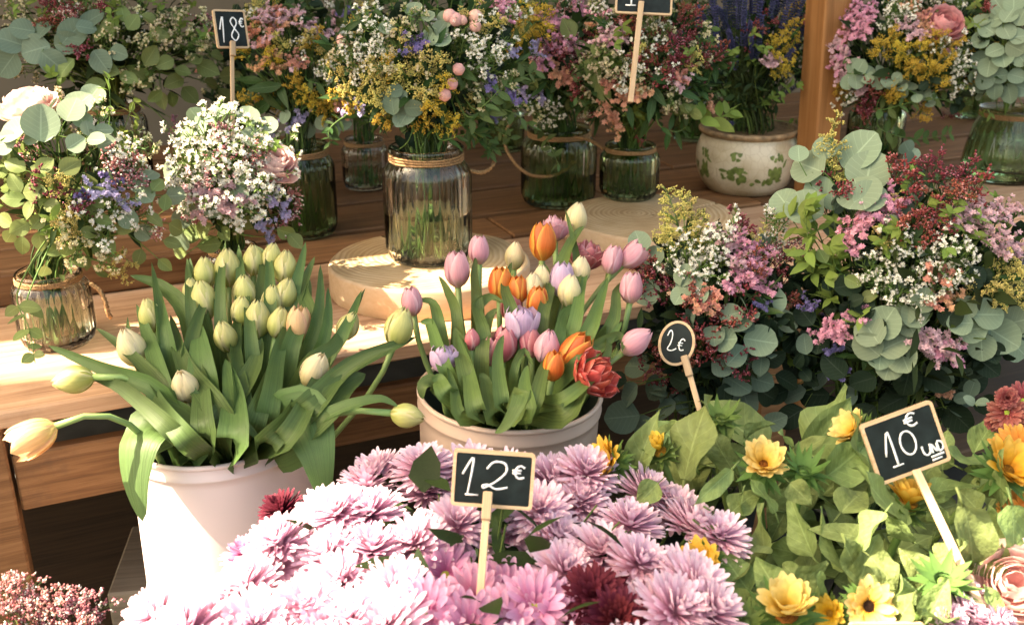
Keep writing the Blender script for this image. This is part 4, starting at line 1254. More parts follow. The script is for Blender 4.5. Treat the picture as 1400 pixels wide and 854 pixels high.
# B3 sunlit white
B = Bouquet('J3', 'sunlit bouquet of white waxflower with a pale peony and lilac statice', 318, 250, 82, 88, 1.66)
B.put('peony', [(376, 214, .75)], q=1.0)
B.put('white', [(262, 196), (282, 186), (300, 208), (276, 222), (318, 196), (312, 232), (292, 248), (334, 216), (344, 246), (258, 226), (320, 262), (352, 262), (336, 284), (302, 178), (270, 244), (334, 188)], 1.3)
B.put('palepink', [(284, 266), (298, 274), (272, 258), (312, 282), (276, 284), (330, 262)], 1.2)
B.put('lilac', [(372, 276), (386, 290), (356, 308), (366, 324), (246, 264)], .85)
B.put('rose', [(396, 270), (310, 214), (342, 222), (352, 206), (298, 236), (386, 300)])
B.leaves('silver', [(280, 164, 28), (260, 182, 30), (274, 176, 24), (236, 234, 30), (300, 152, 32), (328, 262, 26), (310, 150, 30), (346, 190, 34)], 28, q=1.03)
B.leaves('silver', [(366, 172, 34), (340, 158, 30), (330, 240, 26), (248, 300, 30), (262, 290, 26), (246, 330, 30), (290, 286, 24)], 28, q=1.03)
B.leaves('olive', [(260, 318, 34), (278, 314, 30), (246, 342, 28), (392, 318, 30), (404, 330, 26), (286, 334, 30), (308, 320, 26)], 28)
B.fill([('white', 4), ('L_small', 2), ('lime', 1), ('rose', 1), ('palepink', 1)], 26)
B.fill([('L_small', 3), ('L_olive', 2), ('L_silver', 1)], 10, qmin=.92)
B.done()
# B4 peach statice
B = Bouquet('J4', 'bouquet of peach statice and goldenrod in the dark green jar', 418, 92, 104, 112, 2.1)
B.put('peach', [(360, 30), (376, 40), (392, 34), (400, 84), (382, 96), (364, 60), (412, 88), (372, 76), (356, 92), (348, 46), (380, 20)])
B.put('palepink', [(384, 30), (404, 92), (376, 48), (420, 40), (440, 50), (368, 18), (400, 20), (356, 62)])
B.put('gold', [(426, 64), (430, 146), (456, 130), (370, 82), (440, 140), (448, 156), (420, 132), (400, 120)])
B.put('lgold', [(420, 58), (440, 76), (390, 62), (356, 10), (350, 24)])
B.put('white', [(460, 82), (470, 60), (446, 100), (352, 34)])
B.put('lilac', [(412, 164), (376, 184), (402, 170)])
B.leaves('silver', [(440, 168), (400, 188), (456, 180), (420, 178), (470, 170), (390, 160)], 22)
B.branch('small', [(420, 110), (450, 118), (480, 122)], 6, 20)
B.leaves('lance', [(344, 130, 60), (352, 150, 54), (360, 120, 56), (340, 110, 50), (372, 140, 50), (386, 130, 44)], 50)
B.fill([('peach', 2), ('gold', 2), ('palepink', 1), ('L_small', 2), ('L_lance', 3), ('white', 1)], 30)
B.fill([('L_lance', 3), ('L_dark', 2), ('L_small', 1)], 14, qmin=.7, low=-.95)
B.fill([('L_lance', 3), ('L_small', 3), ('L_olive', 2)], 20, qmin=.92)
B.done()
# B9 behind the big one
B = Bouquet('J9', 'bouquet of white waxflower set back behind the big centre bouquet', 486, 64, 66, 84, 2.32)
B.put('palepink', [(476, 40), (466, 50), (488, 34), (456, 30)]); B.put('white', [(500, 52), (506, 72), (520, 56), (490, 84), (512, 88), (474, 70)])
B.put('purple', [(472, 20), (484, 14), (500, 22)]); B.put('ball', [(470, 56, 1.5), (462, 44, 1.4), (476, 44, 1.3)])
B.put('lgold', [(456, 86), (530, 20), (480, 104)])
B.fill([('white', 3), ('lgold', 1), ('L_small', 2), ('purple', 1)], 18)
B.done()
# B5 the big centre bouquet
B = Bouquet('Jc', 'largest bouquet, goldenrod, white waxflower and pink balls, above the sunlit log', 590, 90, 146, 120, 1.76)
B.put('white', [(506, 66), (520, 50), (492, 80), (656, 86), (672, 96), (646, 70), (690, 60, .8), (500, 96), (526, 78), (668, 76), (634, 56), (510, 36)])
B.put('lgold', [(546, 80), (512, 108), (532, 118), (500, 128), (586, 124), (570, 86), (600, 86), (476, 118), (640, 28), (668, 44), (556, 100), (520, 134)], 1.05)
B.put('gold', [(580, 164), (612, 172, .9), (536, 92), (486, 140), (610, 116), (592, 140), (530, 160, .8)])
B.put('lilac', [(496, 150), (478, 152), (700, 76), (728, 72)], .9); B.put('purple', [(566, 70), (572, 62), (668, 120), (672, 160, .7)])
B.put('ball', [(615, 22, 1.7), (623, 27, 1.6), (632, 28, 1.4), (650, 23, 1.8), (650, 36, 1.6), (627, 95, 1.7), (618, 115, 1.5), (608, 130, 1.6), (470, 56, 1.8)], q=1.0)
B.leaves('silver', [(590, 50, 26), (602, 40, 26), (586, 24, 22), (566, 14, 24), (530, 40, 26), (608, 28, 28), (604, 56, 26)], 24)
B.leaves('blue', [(536, 142, 28), (546, 134, 28), (528, 136, 24), (556, 156, 30), (566, 148, 26), (548, 162, 24), (540, 124, 22)], 26, q=1.03)
B.leaves('lance', [(588, 112, 44), (636, 100, 46), (606, 152, 44), (624, 104, 40), (574, 88, 40), (652, 62, 40), (598, 70, 36)], 42)
B.branch('small', [(650, 150), (690, 118), (735, 96)], 9, 26)
B.branch('small', [(640, 160), (690, 150), (732, 176)], 9, 24)
B.branch('small', [(645, 178), (675, 196), (668, 214)], 7, 20)
B.branch('lance', [(470, 160), (450, 178), (452, 196)], 6, 22)
B.branch('lance', [(630, 170), (664, 186)], 6, 30)
B.branch('dark', [(560, 190), (545, 206), (560, 214)], 6, 18)
B.branch('lance', [(600, 190), (640, 184), (672, 206)], 8, 26)
B.put('cream', [(560, 42), (545, 60), (580, 100), (690, 110, .8)])
B.put('pink', [(682, 8), (690, 28)])
B.fill([('lgold', 3), ('white', 3), ('L_lance', 4), ('L_small', 3), ('L_dark', 2), ('purple', 1), ('cream', 1)], 60)
B.fill([('L_lance', 3), ('L_dark', 3), ('L_small', 2)], 16, qmin=.7, low=-.95)
B.fill([('L_lance', 4), ('L_small', 3), ('L_dark', 1)], 34, qmin=.92)
B.done()
# B6
B = Bouquet('J6', 'bouquet of deep goldenrod and pink statice in the jar with the looped rope', 752, 80, 104, 106, 2.08)
B.put('gold', [(726, 40), (740, 30), (712, 34), (722, 54), (704, 66), (734, 58), (722, 14), (744, 48)], 1.15)
B.put('pink', [(682, 12), (762, 30), (750, 60), (766, 66), (782, 66), (792, 16), (746, 84), (668, 4), (692, 22), (770, 54)])
B.put('peach', [(776, 104), (784, 108), (768, 110), (764, 100), (744, 88)])
B.put('rose', [(772, 66), (800, 80), (742, 70), (790, 84)]); B.put('red', [(760, 74), (784, 84), (800, 110), (812, 52)])
B.leaves('olive', [(776, 40, 34), (796, 66, 30), (800, 74, 34), (790, 100, 28), (806, 106, 26), (780, 38, 28)], 28, q=1.02)
B.leaves('lance', [(716, 90, 36), (740, 96, 38), (762, 112, 36), (722, 112, 34), (736, 124, 34), (752, 130, 34), (786, 128, 36), (800, 140, 38)], 34)
B.branch('lance', [(780, 120), (812, 140), (820, 172)], 6, 30)
B.branch('small', [(720, 140), (745, 185), (765, 228, 1.9)], 8, 20)
B.branch('small', [(700, 150), (680, 175), (700, 190, 1.92)], 7, 20)
B.put('white', [(756, 138), (800, 150), (806, 140), (760, 160), (740, 166, .8)], .8); B.put('lilac', [(712, 124), (738, 134), (700, 70), (732, 66)], .8); B.put('cream', [(738, 152)])
B.fill([('pink', 2), ('L_lance', 5), ('gold', 2), ('rose', 2), ('L_small', 2)], 34)
B.fill([('L_lance', 3), ('L_dark', 2), ('L_small', 2)], 14, qmin=.7, low=-.95)
B.fill([('L_lance', 4), ('L_small', 2), ('L_olive', 1)], 22, qmin=.92)
B.done()
# B7
B = Bouquet('J7', 'bouquet of red limonium and cream waxflower in the small squat jar', 884, 96, 108, 96, 1.94)
B.put('cream', [(820, 84), (852, 100), (830, 94), (842, 80), (870, 112), (812, 96), (890, 44), (910, 46)]); B.put('white', [(880, 66), (906, 58), (870, 100), (896, 36), (848, 118), (864, 92)], .9)
B.put('red', [(868, 50), (896, 76), (912, 60), (852, 104), (922, 92), (882, 22), (940, 40), (896, 96), (876, 80), (930, 70), (862, 34), (946, 20), (912, 104), (872, 190, .6)])
B.put('peach', [(830, 146), (838, 162), (846, 174), (868, 130), (930, 106), (876, 128), (852, 134), (834, 116)], .95)
B.put('palepink', [(836, 52), (846, 58), (828, 58), (852, 50), (928, 116)]); B.put('pink', [(824, 24), (834, 56)])
B.leaves('lance', [(836, 110, 40), (906, 110, 40), (900, 132, 42), (880, 178, 34), (870, 95, 36), (920, 60, 42), (944, 130, 40), (890, 150, 38), (862, 160, 36)], 38)
B.leaves('olive', [(816, 62, 30), (812, 106, 30), (824, 126, 34), (808, 90, 28)], 30)
B.branch('lime', [(950, 160), (985, 160), (1000, 150)], 5, 36, spread=.8)
B.branch('lance', [(900, 170), (925, 180), (940, 172)], 5, 28)
B.put('lgold', [(870, 72, .7), (950, 90, .8)])
B.fill([('red', 3), ('cream', 2), ('L_lance', 4), ('white', 1), ('peach', 1), ('lime', 1)], 44)
B.fill([('L_lance', 3), ('L_dark', 2), ('L_small', 1)], 14, qmin=.7, low=-.95)
B.fill([('L_lance', 4), ('L_small', 2), ('L_olive', 1)], 24, qmin=.92)
B.done()
# B8 lavender in the pot
B = Bouquet('pot', 'dense dark blue lavender bunch growing from the patterned cream pot', 1018, 90, 78, 104, 2.36)
rg = B.rg
for i in range(70):
    a = rg.uniform(0, 6.28); q = math.sqrt(rg.random()); e = B.c + Vector((math.cos(a) * q * B.r.x * .95, math.sin(a) * q * B.r.y * .95, B.r.z * rg.uniform(.1, 1.0)))
    B.put3('lav', e, 1.15, (Vector((math.cos(a) * q * .3, math.sin(a) * q * .3, 1))).normalized())
B.put('lav', [(966, 30), (980, 50), (970, 70), (990, 30), (1010, 20), (975, 95), (1000, 60), (1022, 50)], 1.2)
B.put('gold', [(1066, 60), (1076, 40), (1070, 96), (1080, 20), (1056, 66), (1084, 70), (1062, 92)], .95); B.put('palepink', [(1048, 86), (1056, 84)], .9); B.put('red', [(1040, 42), (1030, 46), (1052, 30)])
B.put('lime', [(1002, 76), (1026, 62), (1062, 130), (1078, 165), (1014, 12), (1040, 70), (1075, 120)])
B.fill([('lav', 3), ('L_lance', 3), ('L_dark', 2)], 30, low=-.8)
B.done()
# B10 right of the post
B = Bouquet('J10', 'bouquet of goldenrod and pink statice with a round deep pink peony beside the post', 1232, 80, 122, 106, 2.3)
B.put('pink', [(1164, 20), (1176, 30), (1186, 24), (1160, 46), (1176, 50), (1152, 74), (1146, 90), (1170, 38), (1190, 14), (1182, 40)])
B.put('palepink', [(1154, 80), (1176, 122), (1166, 98), (1150, 104), (1252, 44), (1262, 48), (1236, 36), (1144, 62)])
B.put('white', [(1220, 10), (1216, 30), (1246, 20), (1228, 22), (1310, 76), (1316, 90), (1306, 66), (1280, 70), (1146, 148), (1158, 136), (1304, 118)])
B.put('gold', [(1216, 54), (1240, 76), (1262, 70), (1282, 60), (1272, 86), (1256, 100), (1292, 62), (1220, 122), (1256, 150), (1232, 60), (1246, 92), (1276, 108), (1206, 66), (1268, 58), (1284, 84)], 1.05)
B.put('peonyd', [(1295, 26, .93)], q=1.0)
B.put('peach', [(1256, 20), (1264, 34), (1244, 8)]); B.put('red', [(1196, 120), (1184, 140), (1180, 156), (1202, 110), (1160, 12), (1188, 148), (1178, 184)])
B.branch('silver', [(1158, 100), (1200, 104), (1240, 122), (1272, 142)], 11, 22)
B.branch('small', [(1200, 150), (1270, 135), (1330, 145)], 10, 18)
B.branch('small', [(1200, 172), (1250, 190), (1302, 182)], 9, 20)
B.put('lime', [(1326, 50), (1334, 66), (1320, 40), (1338, 150), (1318, 12)])
B.fill([('gold', 3), ('L_dark', 3), ('L_small', 3), ('white', 2), ('pink', 1), ('L_lance', 2)], 44)
B.fill([('L_lance', 3), ('L_dark', 3), ('red', 1)], 18, qmin=.7, low=-.95)
B.fill([('L_lance', 3), ('L_small', 3), ('L_dark', 2)], 24, qmin=.92)
B.done()
# B11 far right eucalyptus
B = Bouquet('J11', 'dense silver eucalyptus bunch in the wide dark green jar', 1390, 66, 80, 100, 2.2)
B.leaves('silver', [(1350, 40), (1372, 82), (1392, 50), (1360, 70), (1352, 92), (1380, 20), (1396, 80), (1340, 56)], 26)
B.leaves('silver', [(1366, 8), (1386, 4), (1396, 24), (1344, 30), (1376, 44), (1388, 66), (1362, 26)], 26)
B.leaves('blue', [(1346, 110), (1366, 104), (1390, 104), (1360, 124), (1380, 128), (1340, 82), (1396, 120)], 26)
B.put('red', [(1350, 6), (1356, 14)])
B.fill([('L_silver', 4), ('L_blue', 3), ('L_dark', 3)], 34)
B.done()

# back row, set deeper on the table
for key, bx, by, lab, bl, cx, cy, rx, rz, d, rec in [
    ('K1', 330, 232, 'plain jar at the back beside the 18 euro stick', 'dark leafy bunch with peach flowers behind the 18 euro sign', 330, 92, 62, 74, 2.5, [('L_lance', 4), ('L_dark', 3), ('peach', 1), ('cream', 1)]),
    ('K2', 690, 205, 'plain jar at the back between the big centre jar and the rope-handled jar', 'leafy bunch with pale goldenrod at the back between two front bouquets', 684, 60, 70, 76, 2.6, [('L_lance', 4), ('lgold', 2), ('pink', 2), ('L_small', 3), ('white', 1)]),
    ('K3', 945, 190, 'plain jar at the back beside the lavender pot', 'bunch of cream and red sprigs at the back beside the lavender', 940, 56, 60, 72, 2.7, [('red', 2), ('cream', 3), ('L_lance', 3), ('lime', 2)]),
    ('K4', 1120, 178, 'plain jar at the back behind the post', 'dark leafy bunch at the back behind the post', 1120, 60, 60, 80, 2.75, [('L_dark', 4), ('L_lance', 3), ('gold', 1), ('red', 1)]),
    ('K5', 1330, 160, 'plain jar at the back beside the wide green jar', 'fresh green bunch at the back between peony bouquet and eucalyptus', 1336, 44, 62, 74, 2.75, [('lime', 4), ('L_dark', 3), ('L_small', 2), ('cream', 1)])]:
    jar(key, bx, by, by - 62, 26, Z1, lab, tint=True, water=.5)
    B = Bouquet(key, bl, cx, cy, rx, rz, d)
    B.fill(rec, 34, qmin=.7, low=-.7)
    B.done()

# ------------------------------------------------------------------ eucalyptus bunches in the dark buckets, front right
cF1, cF2 = P(975, 420, 1.52), P(1235, 400, 1.52)
hidden_bucket('dark bucket behind the oval sign, holding mixed eucalyptus', cF1.x, cF1.y + .02, .10, .54, 'F1')
hidden_bucket('dark bucket hidden under the biggest eucalyptus bunch', cF2.x, cF2.y + .02, .12, .52, 'F2')
B = Bouquet('F1', 'eucalyptus bunch with pale goldenrod and pink statice behind the oval price sign', 972, 428, 112, 128, 1.52)
B.put('lgold', [(944, 310), (936, 326), (926, 288), (950, 296), (1026, 330, .7), (910, 320), (926, 338), (952, 330)], 1.05)
B.put('white', [(950, 346), (986, 350), (966, 378), (990, 332), (940, 352), (968, 350), (1046, 318), (1060, 322), (920, 360), (956, 366)])
B.put('pink', [(1020, 336), (1032, 346), (1012, 376), (1026, 380), (1040, 394), (1000, 394), (1002, 332), (1036, 364), (1018, 358)]); B.put('palepink', [(984, 322), (996, 338), (986, 334), (1004, 360)])
B.put('peach', [(962, 420), (970, 412), (956, 410)]); B.put('red', [(946, 400), (1016, 420), (1000, 442), (960, 460), (972, 486), (1010, 500), (950, 440), (944, 478), (1064, 366), (890, 380), (900, 396), (906, 480), (894, 500)])
B.put('rose', [(1060, 350), (1080, 344), (1046, 348)]); B.put('purple', [(1040, 418, .7), (1110, 424, .8)])
B.leaves('silver', [(944, 390, 36), (956, 402, 34), (936, 376, 32), (1056, 410, 42), (1074, 440, 36), (976, 458), (992, 464, 34)], 32)
B.leaves('silver', [(1040, 466, 46), (1000, 430), (890, 352, 40), (884, 400, 38), (874, 330, 30), (1012, 440, 30), (930, 404, 30)], 32)
B.leaves('blue', [(1008, 524, 40), (1020, 548, 46), (1006, 486), (988, 500), (870, 500, 40), (860, 540, 44), (896, 530, 40), (1040, 520, 36)], 36)
B.leaves('dark', [(1060, 490), (1080, 470), (930, 520), (990, 540), (1050, 540, 40), (1076, 520), (840, 520, 40), (856, 470, 36)], 34)
B.leaves('blue', [(850, 570, 46), (880, 590, 46), (1024, 580, 40), (910, 560, 36), (1060, 575, 36)], 40)
B.fill([('L_dark', 7), ('L_blue', 2), ('L_lance', 1), ('red', 1)], 90, low=-.98)
B.done()
B = Bouquet('F2', 'biggest eucalyptus bunch with white waxflower, red limonium and pink statice in front of the post', 1236, 398, 178, 172, 1.5, ry=120)
B.leaves('silver', [(1128, 202, 34), (1176, 206, 62), (1188, 232, 60), (1176, 266, 62), (1100, 286, 54), (1072, 276, 46), (1106, 228, 50), (1092, 210, 26), (1190, 268, 50), (1120, 262, 44)], 44, q=1.1, face=1.2)
B.put('lgold', [(1132, 196), (1140, 242), (1148, 254), (1128, 216, .8), (1380, 386), (1366, 402), (1396, 376), (1336, 396, .8), (1388, 400), (1374, 372), (1214, 330, .7), (1220, 284, .6)])
B.put('red', [(1120, 256), (1222, 232), (1250, 248), (1272, 228), (1292, 244), (1322, 238), (1328, 262), (1256, 290), (1282, 304), (1240, 312), (1300, 268), (1152, 268), (1264, 316), (1276, 284)], 1.05, q=1.06)
B.put('lime', [(1236, 262), (1262, 300), (1300, 290), (1230, 330), (1270, 350), (1330, 330), (1210, 340)], .9)
B.leaves('dark', [(1246, 272), (1290, 312), (1230, 352), (1276, 342), (1310, 330), (1204, 346), (1256, 300)], 24, q=.9)
B.put('pink', [(1210, 286), (1196, 296), (1216, 302), (1160, 326), (1176, 314), (1206, 308), (1166, 340), (1184, 304), (1224, 280)], 1.05)
B.put('palepink', [(1310, 296), (1326, 310), (1340, 290), (1346, 312), (1362, 340), (1376, 350), (1370, 290), (1390, 290), (1330, 300), (1300, 304), (1352, 330), (1384, 344), (1320, 286), (1372, 336), (1358, 296)], 1.0)
B.put('white', [(1190, 366), (1216, 360), (1240, 346), (1262, 380), (1230, 400), (1282, 370), (1300, 340), (1266, 330), (1310, 352), (1250, 420), (1220, 330), (1200, 380), (1290, 352), (1274, 396), (1246, 376), (1210, 400), (1318, 372), (1292, 384)], .85)
B.put('palepink', [(1270, 470), (1290, 470), (1302, 480), (1276, 486), (1262, 462)], 1.0); B.put('pink', [(1282, 478), (1296, 488), (1140, 450), (1130, 456), (1172, 436), (1150, 460)], .9)
B.put('peach', [(1292, 536, .7), (1282, 376), (1296, 410), (1272, 412, .8)])
B.leaves('silver', [(1190, 452, 46), (1210, 440, 46), (1222, 470, 48), (1236, 490, 44), (1186, 472, 42), (1204, 484, 46), (1216, 500, 44)], 44, q=1.0)
B.leaves('silver', [(1250, 430, 38), (1262, 410, 36), (1236, 430, 34), (1244, 446, 30)], 34)
B.leaves('silver', [(1330, 450, 40), (1350, 430, 44), (1370, 460, 46), (1390, 440, 42), (1342, 474, 38), (1320, 420), (1312, 442, 34), (1390, 474, 42)], 38)
B.leaves('dark', [(1332, 380, 40), (1300, 430, 40), (1240, 520, 44), (1180, 520, 40), (1140, 500, 40), (1280, 520, 40), (1350, 500, 40)], 40)
B.leaves('dark', [(1100, 430, 40), (1080, 400, 36), (1120, 470, 36), (1160, 390, 38), (1180, 420, 40), (1100, 360, 36)], 36)
B.put('lime', [(1100, 326, 1.3), (1116, 316, 1.3), (1122, 340, 1.3), (1140, 370, 1.2), (1106, 376, 1.2), (1128, 402), (1090, 490), (1102, 508), (1130, 352), (1112, 360)], 1.1)
B.leaves('olive', [(1124, 350, 26), (1136, 380, 24), (1166, 385, 26), (1188, 405, 24), (1106, 350, 24)], 24)
B.leaves('dark', [(1070, 450, 44), (1090, 500, 44), (1110, 540, 46), (1080, 570, 46), (1140, 560, 44), (1060, 540, 40)], 40, q=.95)  # near-black leaves stand in for the gloom between the bunches
B.leaves('dark', [(1180, 570, 46), (1220, 550, 44), (1260, 580, 46), (1310, 570, 46), (1350, 550, 44), (1330, 520, 40), (1150, 600, 44)], 40, q=.95)
B.leaves('blue', [(1100, 470, 30), (1120, 520, 30), (1086, 540, 34), (1160, 540, 30)], 30, q=.98)
B.branch('blue', [(1290, 556), (1320, 540), (1336, 556, 1.3)], 4, 28)
B.put('purple', [(1140, 480, .7), (1150, 510, .7), (1108, 420, .8)])
B.fill([('L_dark', 7), ('L_blue', 2), ('L_lance', 3), ('lime', 1)], 130, low=-.98)
B.done()
# lower-left rose sprigs
nk = P(62, 872, 1.02)
B = Bouquet(None, 'bunch of dusty rose limonium at the foot of the table', 52, 922, 90, 62, 1.02, neck=nk - Vector((0, 0, .1)), base=nk - Vector((0, 0, .3)))
B.put('rose', [(8, 806), (24, 804), (44, 832), (66, 828), (88, 824), (110, 832), (126, 834), (14, 836), (36, 846), (58, 842), (82, 840), (102, 842), (122, 850), (4, 818), (70, 850), (30, 814), (96, 836)], .75, q=1.0)
B.fill([('rose', 5), ('red', 1)], 40, s=.75)
B.done()

# ================================================================== tulips
TPROF = {'bud': [(0, .22), (.1, .6), (.3, .93), (.5, 1), (.7, .86), (.86, .58), (1, .2)],
         'closed': [(0, .25), (.1, .64), (.28, .96), (.5, 1.02), (.72, .93), (.88, .76), (1, .5)],
         'open': [(0, .25), (.1, .66), (.28, 1), (.5, 1.14), (.75, 1.2), (.9, 1.18), (1, 1.05)],
         'wide': [(0, .25), (.1, .75), (.28, 1.2), (.5, 1.55), (.75, 1.85), (.9, 2.0), (1, 2.05)]}
_pm = {}
def petal_mesh(style, color, inner, var=0):
    k = (style, color, inner, var)
    if k in _pm: return _pm[k]
    rg = random.Random(str(k)); H, Rr = .056, .0192
    pr = TPROF[style]; xs = [a for a, b in pr]; ys = [b for a, b in pr]
    A = {'bud': 1.12, 'closed': 1.0, 'open': .82, 'wide': .62}[style]; ph = rg.uniform(0, 6)
    fr = .0 if style != 'wide' else .10
    def fn(u, v):
        s = (v - .5) * 2
        hw = A * math.sqrt(max(0, 1 - u ** 3.2)) * (.6 + .4 * min(1, u * 2.6)) + .015
        th = s * hw
        r = Rr * float(np.interp(u, xs, ys)) * (.9 if inner else 1.0) * (1 - .04 * s * (1 if inner else -1)) * (1 + .02 * math.cos(s * 3 + ph))
        r *= (1 + .05 * (1 - s * s) * math.sin(u * PI))
        z = H * u * (1.03 if inner else 1) * (1 - .03 * s * s) + rg.uniform(-1, 1) * fr * H * (u > .8) * .5
        ru = fr * Rr * math.sin(s * 9 + ph) * u * u
        return ((r + ru) * math.sin(th), -(r + ru) * math.cos(th), z)
    m = MB(); m.grid(fn, 9, 6)
    _pm[k] = m.mesh('petal', TU[color]); return _pm[k]
def ribbon(m, pts, W, face, fold=.35, nv=4, mat=0, tipw=.75):
    n = len(pts) - 1; vs_, uv, fs = [], [], []
    for i, p in enumerate(pts):
        u = i / n
        t = (pts[min(i + 1, n)] - pts[max(i - 1, 0)]).normalized()
        side = t.cross(face)
        if side.length < .05: side = t.cross(Vector((1, .2, .1)))
        side.normalize(); nr = side.cross(t)
        w = W / 2 * min(1, (u * 1.9 + .18)) * max(.0, 1 - u ** 2.6) ** tipw
        for j in range(nv + 1):
            s = 2 * j / nv - 1
            vs_.append(p + side * s * w + nr * (fold * w * s * s - fold * w * .4)); uv.append((j / nv, u))
    for i in range(n):
        for j in range(nv):
            a = i * (nv + 1) + j; fs.append((a, a + 1, a + nv + 2, a + nv + 1))
    m.add(vs_, fs, mat, uv)
trg = random.Random(77)
def img_axis(deg, tow): 
    a = R(deg); return (UP * math.cos(a) + RIGHT * math.sin(a) - FWD * tow).normalized()
class Tulips:
    def __init__(self, key, dmap, spread): 
        self.c, self.r, self.h, _, self.root = JARS[key]
        self.rim = self.c + Vector((0, 0, self.h)); self.dmap = dmap; self.spread = spread; self.all = []; self.leafmat = G_TULIP; self.ws = 1.12; self.hs = 1.0
    def base(self, p):
        e = p - self.rim; e.z = 0
        if e.length > 1e-4: e = e.normalized() * min(self.r * .45, e.length * .35)
        return self.c + Vector((e.x + trg.uniform(-.02, .02), e.y + trg.uniform(-.02, .02), self.h * .45))
    def tulip(self, px, py, style, color, sc, ang, tow, label, group=None, dd=0, var=None):
        d = float(np.interp(py, self.dmap[0], self.dmap[1])) + dd
        sc *= self.hs; p = P(px, py, d); ax = img_axis(ang, tow); H = .056 * sc
        hb = p - ax * H * .5
        b0 = self.base(p)
        root = empty('tulip', b0, label, 'tulip', group)
        if style == 'double':
            for ring, (st, n, s2) in enumerate((('open', 6, 1.0), ('closed', 6, .86), ('bud', 5, .68))):
                for k in range(n):
                    M_ = frame(hb - b0 + ax * .002 * ring, ax, Vector((1, .2, 0)), (sc * s2 * 1.15, sc * s2 * 1.15, sc * (.86 - .04 * ring))) @ Matrix.Rotation(2 * PI * k / n + ring * .5 + trg.uniform(-.1, .1), 4, 'Z')
                    put('petal', petal_mesh(st, color, k % 2 == 0, ring % 2), root, M_)
        elif style == 'parrot':
            for ring, (st, n, s2) in enumerate((('wide', 7, 1.0), ('wide', 7, .9), ('open', 6, .9), ('closed', 4, .7))):
                for k in range(n):
                    M_ = frame(hb - b0, ax, Vector((1, .2, 0)), (sc * s2, sc * s2, sc * (.62 + .12 * ring))) @ Matrix.Rotation(2 * PI * k / n + ring * .6 + trg.uniform(-.15, .15), 4, 'Z')
                    put('petal', petal_mesh(st, color, k % 2 == 0, k % 3), root, M_)
        else:
            rot = trg.uniform(0, 6.28)
            for k in range(6):
                M_ = frame(hb - b0, ax, Vector((1, .2, 0)), sc) @ Matrix.Rotation(rot + PI / 3 * k, 4, 'Z')
                put('petal', petal_mesh(style, color, k % 2 == 1, k % 3 // 2), root, M_)
        m = MB()
        L = (hb - b0).length
        pts = bez3(b0, b0 + Vector((0, 0, L * .45)), hb - ax * L * .35, hb + ax * .001, 9)
        m.tube([q - b0 for q in pts], [.0042] * 5 + [.0038] * 4 + [.0046], 8)
        put('stem', m.mesh('stem', G_STEM_T), root)
        self.all.append((root, b0, p)); return root
    def leaf(self, pxs, Wpx, face=None, dd=0, fold=.35, root=None, d0=None):
        """pxs: pixel points from the bucket mouth to the tip; (px,py[,depth offset])"""
        pts = []
        for a in pxs:
            d = float(np.interp(a[1], self.dmap[0], self.dmap[1])) if d0 is None else d0
            q = P(a[0], a[1], d + dd + (a[2] if len(a) > 2 else 0))
            if d0 is None:
                for _ in range(40):            # keep what is below the rim inside the bucket
                    hz = Vector((q.x - self.rim.x, q.y - self.rim.y))
                    if q.z > self.rim.z + .035 or hz.length < self.r * .8 or q.y > self.rim.y: break
                    d += .012; q = P(a[0], a[1], d + dd)
                if q.z < self.rim.z + .035 and hz.length > self.r * .85:
                    e = hz.normalized() * self.r * .8; q = Vector((self.rim.x + e.x, self.rim.y + e.y, q.z))
            pts.append(q)
        b0 = self.base(pts[0])
        hz = Vector((pts[0].x - self.rim.x, pts[0].y - self.rim.y, 0))
        if hz.length > self.r * .55: hz = hz.normalized() * self.r * .55
        mouth = self.rim + hz + Vector((0, 0, -.012))
        full = [b0, b0.lerp(mouth, .5), mouth] + [q for q in pts if q.z > self.rim.z + .012 or d0 is not None]
        if len(full) == 3: full.append(pts[-1])
        sm = []
        for i in range(len(full) - 1):
            p0, p1, p2, p3 = full[max(i - 1, 0)], full[i], full[i + 1], full[min(i + 2, len(full) - 1)]
            Ls = (p2 - p1).length
            m1 = (p2 - p0); m2 = (p3 - p1)
            m1 = m1.normalized() * min(m1.length * .5, Ls); m2 = m2.normalized() * min(m2.length * .5, Ls)
            for k in range(4):
                t = k / 4
                sm.append(p1 * (2 * t ** 3 - 3 * t * t + 1) + m1 * (t ** 3 - 2 * t * t + t) + p2 * (3 * t * t - 2 * t ** 3) + m2 * (t ** 3 - t * t))
        sm.append(full[-1])
        W = pxm(Wpx * (self.ws if d0 is None else 1.0), depth(pts[len(pts) // 2]))
        tocam = (EYE - pts[-1]).normalized()
        f = face or (tocam + Vector((trg.uniform(-.6, .6), 0, trg.uniform(-.1, .5)))).normalized()
        if root is None: root, rb, _ = min(self.all, key=lambda q: (q[2] - pts[-1]).length + trg.uniform(0, .03))
        else: rb = root.location.copy()
        wob = rvec(trg) * trg.uniform(.0, .012); nS = len(sm)
        sm = [q + wob * math.sin(PI * min(1, max(0, (i / nS - .4) / .6))) for i, q in enumerate(sm)]
        m = MB(); ribbon(m, [q - rb for q in sm], W, f, fold * trg.uniform(.6, 1.6))
        put('leaf', m.mesh('leaf', self.leafmat), root)
G_STEM_T = organic('tulip_stem', (.2, .3, .1), transl=0, vary=.15, rough=.4, spec=.4, noise=30, namt=.1)
